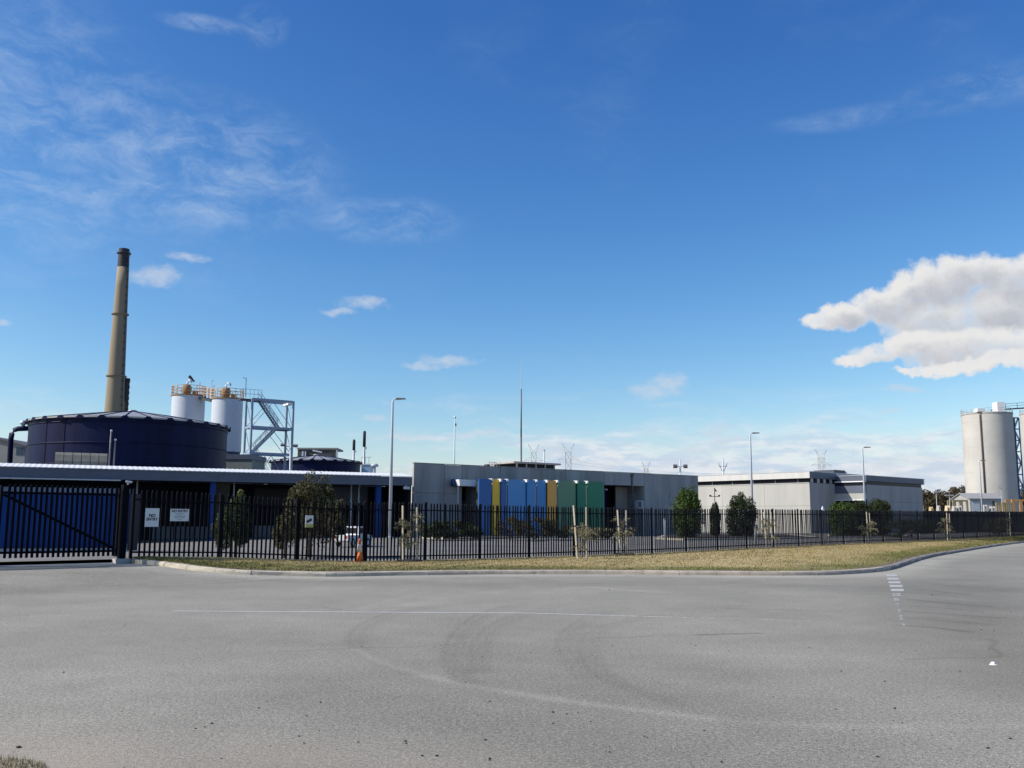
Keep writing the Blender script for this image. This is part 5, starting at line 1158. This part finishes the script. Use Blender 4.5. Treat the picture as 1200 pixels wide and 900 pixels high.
# ------------------------------------------------------------------ lamp posts, masts
def lamp_post(xb, xt, yt, Y, label, arm=1, r0=.10, grp='tall white lamp posts'):
    b = yard_at(xb, Y); t_ = at(xt, yt, Y); t_ = Vector((b.x, Y, t_.z)); o = thing('lamp_post', b, label, 'lamp post', grp)
    MB().lathe(b, [(r0*2, -.05), (r0*2, .1), (r0*1.1, .14)], 12).build('base_plate', galv, o)
    MB().tube([b+Vector((0, 0, .1)), t_-Vector((0, 0, .1)), t_], [r0*1.15, r0*.62, r0*.55], 12).build('pole', white_metal, o, True)
    MB().tube([t_-Vector((0, 0, .05)), t_+Vector((.12*arm, 0, .12)), t_+Vector((.35*arm, 0, .14))], r0*.45, 8).build('arm', white_metal, o, True)
    MB().hexa([t_+Vector(q) for q in ((.25*arm, -.13, .06), (.95*arm, -.1, .10), (.95*arm, .1, .10), (.25*arm, .13, .06), (.25*arm, -.1, .2), (.9*arm, -.07, .19), (.9*arm, .07, .19), (.25*arm, .1, .2))]).build('lamp_head', lamp_grey, o); return o
lamp_post(457, 461.8, 469.5, 69, 'tallest white lamp post before the left end of the concrete wall', 1, .118)
lamp_post(882.5, 880, 509, 97, 'white lamp post rising behind the dark domed bush', 1, .118)
lamp_post(1015, 1011.8, 525.5, 109, 'white lamp post before the shaded grey block wall', 1, .118)
lamp_post(1152.5, 1149, 540.5, 137, 'white lamp post in front of the big concrete silo', 1, .118)
def pole(x, yt, Y, label, name='pole', r=.11, top=True, z0=0.):
    t_ = at(x, yt, Y); o = thing(name, (t_.x, Y, z0), label, 'mast' if r < .1 or not top else 'pole'); MB().tube([(t_.x, Y, z0), (t_.x, Y, t_.z)], [r, r*.55], 10).build('shaft', white_metal if top else galv, o, True); return o, t_
o, t_ = pole(533, 490, 108, 'plain white pole standing behind the concrete building'); MB().lathe((t_.x, 108, t_.z), [(.12, 0), (.14, .1), (.03, .3)], 8).build('cap', galv, o); MB().box(t_.x+.07, t_.x+.2, 107.95, 108.05, t_.z-.9, t_.z-.6).build('junction_box', lamp_grey, o)
t_ = at(611, 419, 112); o = thing('lightning_mast', (t_.x, 112, 0), 'very tall thin grey mast behind the plant room', 'mast'); zq = t_.z
MB().tube([(t_.x, 112, 0), (t_.x, 112, zq*.55)], [.13, .105], 10).build('lower_tube', lamp_grey, o, True); MB().tube([(t_.x, 112, zq*.55), (t_.x, 112, zq*.82)], [.09, .07], 8).build('middle_tube', lamp_grey, o, True); MB().tube([(t_.x, 112, zq*.82), (t_.x, 112, zq)], [.055, .02], 6).build('tip_rod', galv, o)
o, t_ = pole(637.6, 528, 106, 'short white pole beside the plant room roof', r=.14); MB().lathe((t_.x, 106, t_.z), [(.12, 0), (.12, .1), (.02, .15)], 8).build('cap', galv, o)
for x, yt, Y, lb, w in ((797, 539, 150, 'white mast with twin floodlights above the concrete wall', 6.), (847, 537, 155, 'white antenna mast above the pale building', 5.)):
    o, t_ = pole(x, yt, Y, lb, 'floodlight_mast', r=.2); za = at(x, 546.5, Y).z; dx = w*Y/1141
    MB().beam((t_.x-dx, Y, za), (t_.x+dx, Y, za), .12).build('crossarm', galv, o)
    for s_ in (-1, 1):
        if x < 800: MB().tube([(t_.x+s_*dx-.3, Y-.1, za), (t_.x+s_*dx+.3, Y-.1, za)], .3, 8).build('lamp_housing', lamp_grey, o)
        else: MB().beam((t_.x+s_*dx*.2, Y, za-.8), (t_.x+s_*dx, Y, za+.5), .1).build('aerial', galv, o)
# wind vane
Yv = 84; b = yard_at(838.5, Yv); t_ = at(838.3, 571.5, Yv); wv_ = thing('wind_vane', b, 'thin weather vane above the narrow bush', 'weather vane'); MB().tube([b, Vector((b.x, Yv, t_.z))], .035, 6).build('stem', dark_steel, wv_)
zc = at(838, 581.8, Yv).z; MB().beam((b.x-.4, Yv, zc), (b.x+.38, Yv, zc), .05).build('arm', dark_steel, wv_)
for s_ in (-1, 1): MB().lathe((b.x+s_*.38, Yv, zc-.03), [(.02, 0), (.1, .05), (.1, .14), (.02, .18)], 8).build('cup', dark_steel, wv_)
MB().add([(b.x-.01, Yv, t_.z), (b.x-.01, Yv, t_.z-.3), (b.x+.24, Yv-.02, t_.z-.34), (b.x-.01, Yv+.02, t_.z), (b.x-.01, Yv+.02, t_.z-.3), (b.x+.24, Yv+.0, t_.z-.34)], [(0, 1, 2), (5, 4, 3), (0, 2, 5, 3), (1, 0, 3, 4), (2, 1, 4, 5)]).build('tail_fin', dark_steel, wv_)

# ------------------------------------------------------------------ concrete silos at right
def big_silo(xl, xr, yt, Yc, label, extra=True):
    r = (xr-xl)/2*Yc/1141*.99; b = at((xl+xr)/2, yt, Yc); b.z = at((xl+xr)/2, yt, Yc-r*.7).z; o = thing('concrete_silo', (b.x, Yc, 0), label, 'silo'); c_ = (b.x, Yc, 0); nb_ = 14
    for k in range(nb_):
        z0, z1 = b.z*k/nb_, b.z*(k+1)/nb_; e_ = .012*((k*5) % 3)
        smooth_by_angle(MB().lathe(c_, [(r-.012, z0), (r+e_*.4, z0+.015), (r+e_*.4, z1-.015), (r-.012, z1)], 64, cap=False).build('concrete_lift', silo_conc, o), 20)
    MB().lathe((b.x, Yc, b.z), [(r+.1, 0), (r+.1, .25), (r-.2, .3), (.2, .5)], 56).build('roof', conc_grey, o)
    nrl = 26
    for k in range(nrl): a = 2*math.pi*k/nrl; MB().beam((b.x+r*math.cos(a), Yc+r*math.sin(a), b.z+.2), (b.x+r*math.cos(a), Yc+r*math.sin(a), b.z+1.1), .06).build('railing_post', galv, o)
    for z in (.65, 1.08): MB().lathe((b.x, Yc, b.z+z), [(r-.03, 0), (r+.03, 0), (r+.03, .05), (r-.03, .05)], 48, cap=False).build('railing_rail', galv, o)
    return o, b, r
bs, bb, br2 = big_silo(1128, 1184, 484.5, 195, 'big round concrete silo with a white box on its roof'); Ysl = 195
q_ = at(1172, 482.5, 192); MB().box(q_.x-.75, q_.x+.75, 191.5, 193.5, bb.z+.3, at(1172, 474.3, 192).z+.5).build('roof_box', white_paint, bs)
q_ = at(1147.5, 482.5, 192); MB().box(q_.x-.8, q_.x+.7, 191, 192.5, bb.z+.3, bb.z+.95).build('roof_hatch', white_paint, bs)
a = math.atan2(0-Ysl, 0-bb.x)+R_(-14); MB().tube([(bb.x+(br2+.12)*math.cos(a), Ysl+(br2+.12)*math.sin(a), 2), (bb.x+(br2+.12)*math.cos(a), Ysl+(br2+.12)*math.sin(a), bb.z-.3)], .16, 8).build('downpipe', chim_brown, bs, True)
bs2, bb2, br3 = big_silo(1197.5, 1252, 483.5, 205, 'second concrete silo cut off by the right edge')
# conveyor between the roofs and lattice stair tower
p0 = Vector((bb.x+br2*.5, 197, bb.z+1.3)); p1 = Vector((bb2.x, 203, bb2.z+1.5)); cv = thing('conveyor_walkway', p0, 'dark walkway bridging the tops of the concrete silos', 'walkway'); MB().beam(p0, p1, 1.0, .25).build('deck', dark_steel, cv)
for z in (.6, 1.1): MB().beam(p0+Vector((0, -.5, z)), p1+Vector((0, -.5, z)), .07).build('handrail', dark_steel, cv)
for k in range(6): q_ = p0.lerp(p1, k/5); MB().beam(q_+Vector((0, -.5, 0)), q_+Vector((0, -.5, 1.1)), .07).build('railing_post', dark_steel, cv)
Yl = 194; xa, xb_ = at(1187.5, 550, Yl).x, at(1198, 550, Yl).x; lt = thing('lattice_tower', (xa, Yl, 0), 'blue steel stair tower squeezed between the concrete silos', 'stair tower'); bsteel = M('blue_lattice', (.05, .10, .19), .5); zt_ = bb.z-.6
for X_ in (xa, (xa+xb_)/2, xb_):
    for Y_ in (Yl, Yl+2.2): MB().beam((X_, Y_, 0), (X_, Y_, zt_), .18).build('column', bsteel, lt)
nL = 10
for k in range(nL+1):
    z = zt_*k/nL
    for Y_ in (Yl, Yl+2.2): MB().beam((xa, Y_, z), (xb_, Y_, z), .14, .22).build('beam', bsteel, lt)
    if k < nL:
        MB().beam((xa if k % 2 else (xa+xb_)/2, Yl+.3, z), ((xa+xb_)/2 if k % 2 else xa, Yl+.3, z+zt_/nL), .09, .3).build('stair_flight', galv, lt); MB().beam(((xa+xb_)/2 if k % 2 else xb_, Yl+.3, z), (xb_ if k % 2 else (xa+xb_)/2, Yl+.3, z+zt_/nL), .09, .3).build('stair_flight', galv, lt)
        MB().box((xa if k % 2 else (xa+xb_)/2)+.1, ((xa+xb_)/2 if k % 2 else xb_)-.1, Yl+1.2, Yl+1.3, z+.3, z+zt_/nL-.3).build('guard_mesh', M('mesh_screen', (.30, .38, .48), .6), lt)
# white gable shed before the silo
Ysd = 176; a, b = at(1136.5, 585, Ysd), at(1174, 584.5, Ysd); sx0, sx1 = a.x, b.x; sh = thing('gable_shed', (sx0, Ysd, 0), 'pale metal shed with a low gable before the concrete silo', 'shed'); shm = M('pale_shed_metal', (.33, .33, .32), .6, .08, .8); eze = at(1150, 584.6, Ysd).z; rze = at(1150, 578.8, Ysd+3.5).z; dxx = at(1185, 580, Ysd).x
MB().add([(sx0, Ysd, 0), (sx1, Ysd, 0), (sx1, Ysd, eze), (sx0, Ysd, eze), (sx0, Ysd+7, 0), (sx1, Ysd+7, 0), (sx1, Ysd+7, eze), (sx0, Ysd+7, eze), (sx1, Ysd+3.5, rze), (sx0, Ysd+3.5, rze)], [(0, 1, 2, 3), (5, 4, 7, 6), (1, 5, 6, 8, 2), (4, 0, 3, 9, 7)]).build('wall', shm, sh)
for (ya, yb, za, zb2) in ((Ysd-.3, Ysd+3.5, eze-.05, rze), (Ysd+7.3, Ysd+3.5, eze-.05, rze)): MB().hexa([(sx0-.3, ya, za+.02), (sx1+.4, ya, za+.02), (sx1+.4, yb, zb2+.02), (sx0-.3, yb, zb2+.02), (sx0-.3, ya, za+.14), (sx1+.4, ya, za+.14), (sx1+.4, yb, zb2+.14), (sx0-.3, yb, zb2+.14)]).build('roof', M('shed_roof', (.30, .30, .30), .5), sh)
dr_ = MB().box(at(1163, 590, Ysd).x, at(1165.2, 590, Ysd).x, Ysd-.06, Ysd-.004, .1, at(1163, 587, Ysd).z).build('door', dark_steel, sh); MB().box(at(1139, 590, Ysd).x, at(1148, 590, Ysd).x, Ysd-.06, Ysd-.004, .1, at(1139, 588, Ysd).z).build('roller_door', galv, sh)
pale_sack = M('pale_sack', (.40, .38, .35), .9, .15, 1)
# orange yard racks and pale heaps
def rack(x0, x1, yt, Y, label, mat):
    a, b = at(x0, yt, Y), at(x1, yt, Y); o = thing('steel_rack', (a.x, Y, 0), label, 'rack', 'orange steel racks in the far yard'); n = max(2, int((b.x-a.x)/1.3))
    for k in range(n+1):
        for dy in (0, 2.): X_ = a.x+(b.x-a.x)*k/n; MB().beam((X_, Y+dy, 0), (X_, Y+dy, a.z), .28).build('upright', mat, o)
    for z in (a.z-.12, a.z*.55, a.z*.3):
        for dy in (0, 2.): MB().beam((a.x-.1, Y+dy, z), (b.x+.1, Y+dy, z), .24, .3).build('beam', mat, o)
    MB().box(a.x+.2, b.x-.2, Y+.3, Y+1.8, .1, a.z*.5).build('load', M('rack_load', (.34, .26, .16), .8, .3), o)
org = M('orange_rack_paint', (.42, .22, .08), .6, .15, 2); yel = M('yellow_rack_paint', (.27, .21, .11), .6, .15, 2)
rack(1117, 1133, 586, 168, 'ochre steel rack left of the concrete silo foot', yel); rack(1175, 1184.5, 589, 160, 'yellow steel rack at the right end of the pale shed', yel); rack(1186, 1204, 585.3, 160, 'orange steel rack under the second silo', org)
for i, (x, y, Y, w, m_, lb) in enumerate([(1081.5, 591.5, 140, .8, pale_sack, 'small white tote box left of the far trees'), (1092, 593.5, 150, .9, M('tan_sack', (.45, .34, .2), .9), 'tan sack among the pale goods'), (1101, 592, 150, 1.0, pale_sack, 'white sack stack right of the tan sack'), (1112, 592, 150, 1., M('cream_sack', (.55, .46, .32), .9), 'cream sack stack under the ochre rack'), (1119, 592.5, 148, 1.2, pale_sack, 'white sack stack before the ochre rack'), (1126, 592, 148, 1.2, pale_sack, 'white sack pile nearest the silo'), (1155, 591, 150, 1.4, pale_sack, 'white goods stack before the pale shed'), (1165, 593, 150, 1.5, pale_sack, 'low white goods stack at the shed door')]):
    q_ = at(x, y, Y); o = thing('sack_stack', (q_.x, Y, 0), lb, 'sack stack', 'pale goods stacked in the far yard'); r = random.Random(i); nl = 4; hz = max(q_.z, .6)/nl
    for k in range(nl):
        for c_ in range(2):
            dx = r.uniform(-.1, .1); ww = w*(.42-.07*k); x0 = q_.x+(-ww if c_ == 0 else .03)+dx
            MB().hexa([(x0, Y, hz*k), (x0+ww, Y, hz*k), (x0+ww, Y+1., hz*k), (x0, Y+1., hz*k), (x0+.1, Y+.1, hz*(k+.94)), (x0+ww-.1, Y+.1, hz*(k+.94)), (x0+ww-.1, Y+.9, hz*(k+.94)), (x0+.1, Y+.9, hz*(k+.94))]).build('sack', m_, o)
q0, q1 = at(1066, 604, 121), at(1235, 604, 133); bk = thing('screen_fence', (q0.x, q0.y, 0), 'long dark screened fence across the yard below the concrete silo', 'fence'); scm = M('dark_screen_cloth', (.022, .025, .03), .9, .3, .4)
for k in range(14):
    p0, p1 = q0.lerp(q1, k/14), q0.lerp(q1, (k+.985)/14); MB().beam((p0.x, p0.y, 1.55), (p1.x, p1.y, 1.55), .06, 3.4).build('cloth_bay', scm, bk); MB().beam((p0.x, p0.y-.1, -.1), (p0.x, p0.y-.1, 3.3), .09).build('post', dark_steel, bk)
# far street lamps
for x, yt, Y, lb in ((1097, 577, 170, 'thin far street lamp before the brown trees'), (1112.5, 581, 160, 'short far street lamp left of the ochre rack'), (1173, 572, 172, 'thin far street lamp before the shed and silo')):
    t_ = at(x, yt, Y); o = thing('street_lamp', (t_.x, Y, 0), lb, 'street lamp', 'far thin street lamps'); MB().tube([(t_.x, Y, 0), (t_.x, Y, t_.z)], [.11, .06], 6).build('pole', galv, o); MB().box(t_.x-.7, t_.x+.7, Y-.12, Y+.12, t_.z, t_.z+.16).build('lamp_head', galv, o)

# ------------------------------------------------------------------ far trees
far_tr = [(1084, 574, 250, 6, leaf_brown), (1091, 577, 262, 6, leaf_olive), (1100, 573.5, 255, 7, leaf_brown), (1109, 576, 270, 7, leaf_olive), (1119, 569.5, 262, 8, leaf_brown), (1129, 568, 268, 8, leaf_brown), (1137, 570, 285, 8, leaf_olive), (1187, 570, 245, 6, leaf_brown), (1196, 573, 240, 6, leaf_brown), (1207, 570, 250, 7, leaf_olive)]
lbs = ['pale thin brown tree right of the block building', 'low olive tree second from the block building', 'brown rounded tree in the middle of the far group', 'olive tree sunk between two brown crowns', 'broad brown tree near the concrete silo', 'tallest brown tree touching the concrete silo', 'olive tree half hidden by the concrete silo', 'brown tree under the blue stair tower', 'brown tree below the second silo', 'olive tree at the right edge of the photo']
for i, ((x, yt, Y, w, mt), lb) in enumerate(zip(far_tr, lbs)):
    q_ = at(x, yt, Y); h = q_.z; r_ = w/2*1.1; plant('tree', (q_.x, Y, 0), (r_, r_, h*.42), h*.58, lb, 'tree', mt, 50, 3600, .55, .15, 'far trees beyond the yard', 90+i, low=-.9, limbs=6, trunk_r=.28)
# ------------------------------------------------------------------ pylons and lines
def pylon(x, yt, Y, wpx, label):
    t_ = at(x, yt, Y); h = t_.z; X0 = t_.x; o = thing('power_pylon', (X0, Y, 0), label, 'pylon', 'lattice power pylons on the horizon'); hw = wpx/2*Y/1141; th = .20*Y/650
    wd_ = lambda z: hw*(1.75-1.0*min(1, z/(h*.55))) if z < h*.55 else hw*.75
    b_ = MB(); zs_ = [h*k/9 for k in range(9)]
    for z0, z1 in zip(zs_[:-1], zs_[1:]):
        w0, w1 = wd_(z0), wd_(z1)
        for sx in (-1, 1):
            for sy in (-1, 1): b_.beam((X0+sx*w0, Y+sy*w0, z0), (X0+sx*w1, Y+sy*w1, z1), th)
        for sy in (-1, 1): b_.beam((X0-w0, Y+sy*w0, z0), (X0+w1, Y+sy*w1, z1), th*.7).beam((X0+w0, Y+sy*w0, z0), (X0-w1, Y+sy*w1, z1), th*.7).beam((X0-w1, Y+sy*w1, z1), (X0+w1, Y+sy*w1, z1), th*.6)
    tag(b_.build('lattice_body', pylon_steel, o), kind='stuff'); zt0 = zs_[-1]
    for sx in (-1, 1):
        MB().beam((X0+sx*hw*.7, Y, zt0), (X0+sx*hw*1.7, Y, h), th).beam((X0, Y, zt0+.5), (X0+sx*hw*1.7, Y, h), th*.7).build('earth_peak', pylon_steel, o)
        for f, ln in ((.80, 3.0), (.52, 3.4)): MB().beam((X0+sx*hw*.7, Y, h*f), (X0+sx*hw*ln, Y, h*f-.5), th*.9).beam((X0+sx*hw*.7, Y, h*f+2.2), (X0+sx*hw*ln, Y, h*f-.5), th*.7).build('crossarm', pylon_steel, o)
    return X0, Y, h, hw
py1 = pylon(625.5, 520.5, 760, 7.5, 'left lattice pylon above the plant room'); py2 = pylon(666, 519.5, 620, 8.5, 'taller lattice pylon right of the plant room'); py3 = pylon(962, 527, 820, 8, 'lattice pylon above the pale building'); py4 = pylon(757, 541, 1300, 6, 'faint far pylon above the concrete wall')
def wires(a, b, label):
    o = thing('power_line', (a[0], a[1], a[2]*.8), label, 'power line'); 
    for f, ln in ((.80, 2.9), (.52, 3.3)):
        for sx in (-1, 1):
            p0, p1 = Vector((a[0]+sx*a[3]*ln, a[1], a[2]*f-1.5)), Vector((b[0]+sx*b[3]*ln, b[1], b[2]*f-1.5)); pts = [p0.lerp(p1, k/16)-Vector((0, 0, 7*4*(k/16)*(1-k/16))) for k in range(17)]
            MB().tube(pts, .035, 4).build('wire', pylon_steel, o)
wires(py2, py3, 'thin power lines strung across the horizon sky')
wires(py1, (py1[0]-420, 700, 46, 2.6), 'thin power lines running left from the left pylon')

# ------------------------------------------------------------------ white pickup parked behind the fence
p = yard_at(414, 56); hd = Vector((.5, .866, 0)).normalized(); CM = Matrix.Translation(p) @ Matrix.Rotation(math.atan2(hd.y, hd.x)+math.pi/2*0, 4, 'Z') @ Matrix.Diagonal((.46, .64, .70, 1))
car = thing('pickup_truck', p, 'small white pickup parked in the shade behind the fence', 'pickup truck')
car_white = M('car_white', (.48, .49, .50), .4, .06, 3)
def prof_body(pts, y0, y1, name, mat, par, inset=.0):
    n = len(pts); vs = [(x, y0, z) for x, z in pts]+[(x, y1, z) for x, z in pts]
    return MB(CM).add(vs, [tuple(range(n)), tuple(range(n, 2*n))[::-1]]+[(k, n+k, n+(k+1) % n, (k+1) % n) for k in range(n)]).build(name, mat, par)
prof_body([(-2.3, .45), (2.2, .45), (2.3, .62), (2.25, .95), (1.25, 1.05), (-.25, 1.05), (-.3, .98), (-2.3, .98)], -.85, .85, 'body', car_white, car)
prof_body([(-.3, 1.055), (1.2, 1.055), (.75, 1.62), (.6, 1.68), (-.1, 1.68), (-.28, 1.6)], -.78, .78, 'cabin', car_white, car)
prof_body([(-.15, 1.12), (1.0, 1.12), (.68, 1.55), (-.12, 1.55)], -.79, -.782, 'side_window', glass, car); prof_body([(-.15, 1.12), (1.0, 1.12), (.68, 1.55), (-.12, 1.55)], .782, .79, 'side_window', glass, car)
MB(CM).hexa([(-.325, -.65, 1.12), (-.325, .65, 1.12), (-.302, .65, 1.12), (-.302, -.65, 1.12), (-.312, -.6, 1.55), (-.312, .6, 1.55), (-.29, .6, 1.55), (-.29, -.6, 1.55)]).build('rear_window', glass, car)
for x in (-1.45, 1.45):
    for y in (-.86, .86):
        o = MB(CM); o.tube([(x, y-.1*np.sign(y), .36), (x, y+.02*np.sign(y), .36)], .36, 18); w_ = o.build('wheel', tyre, car); o2 = MB(CM).tube([(x, y+.021*np.sign(y), .36), (x, y+.03*np.sign(y), .36)], .2, 12).build('rim', galv, w_)
for y in (-.7, .62): MB(CM).box(-2.33, -2.304, y, y+.14, .7, .92).build('tail_light', red_lens, car); MB(CM).box(2.28, 2.31, y-.05, y+.2, .72, .88).build('headlight', galv, car)
MB(CM).box(-2.4, -2.31, -.8, .8, .42, .55).build('bumper', lamp_grey, car); MB(CM).box(2.305, 2.36, -.8, .8, .45, .62).build('bumper', lamp_grey, car)
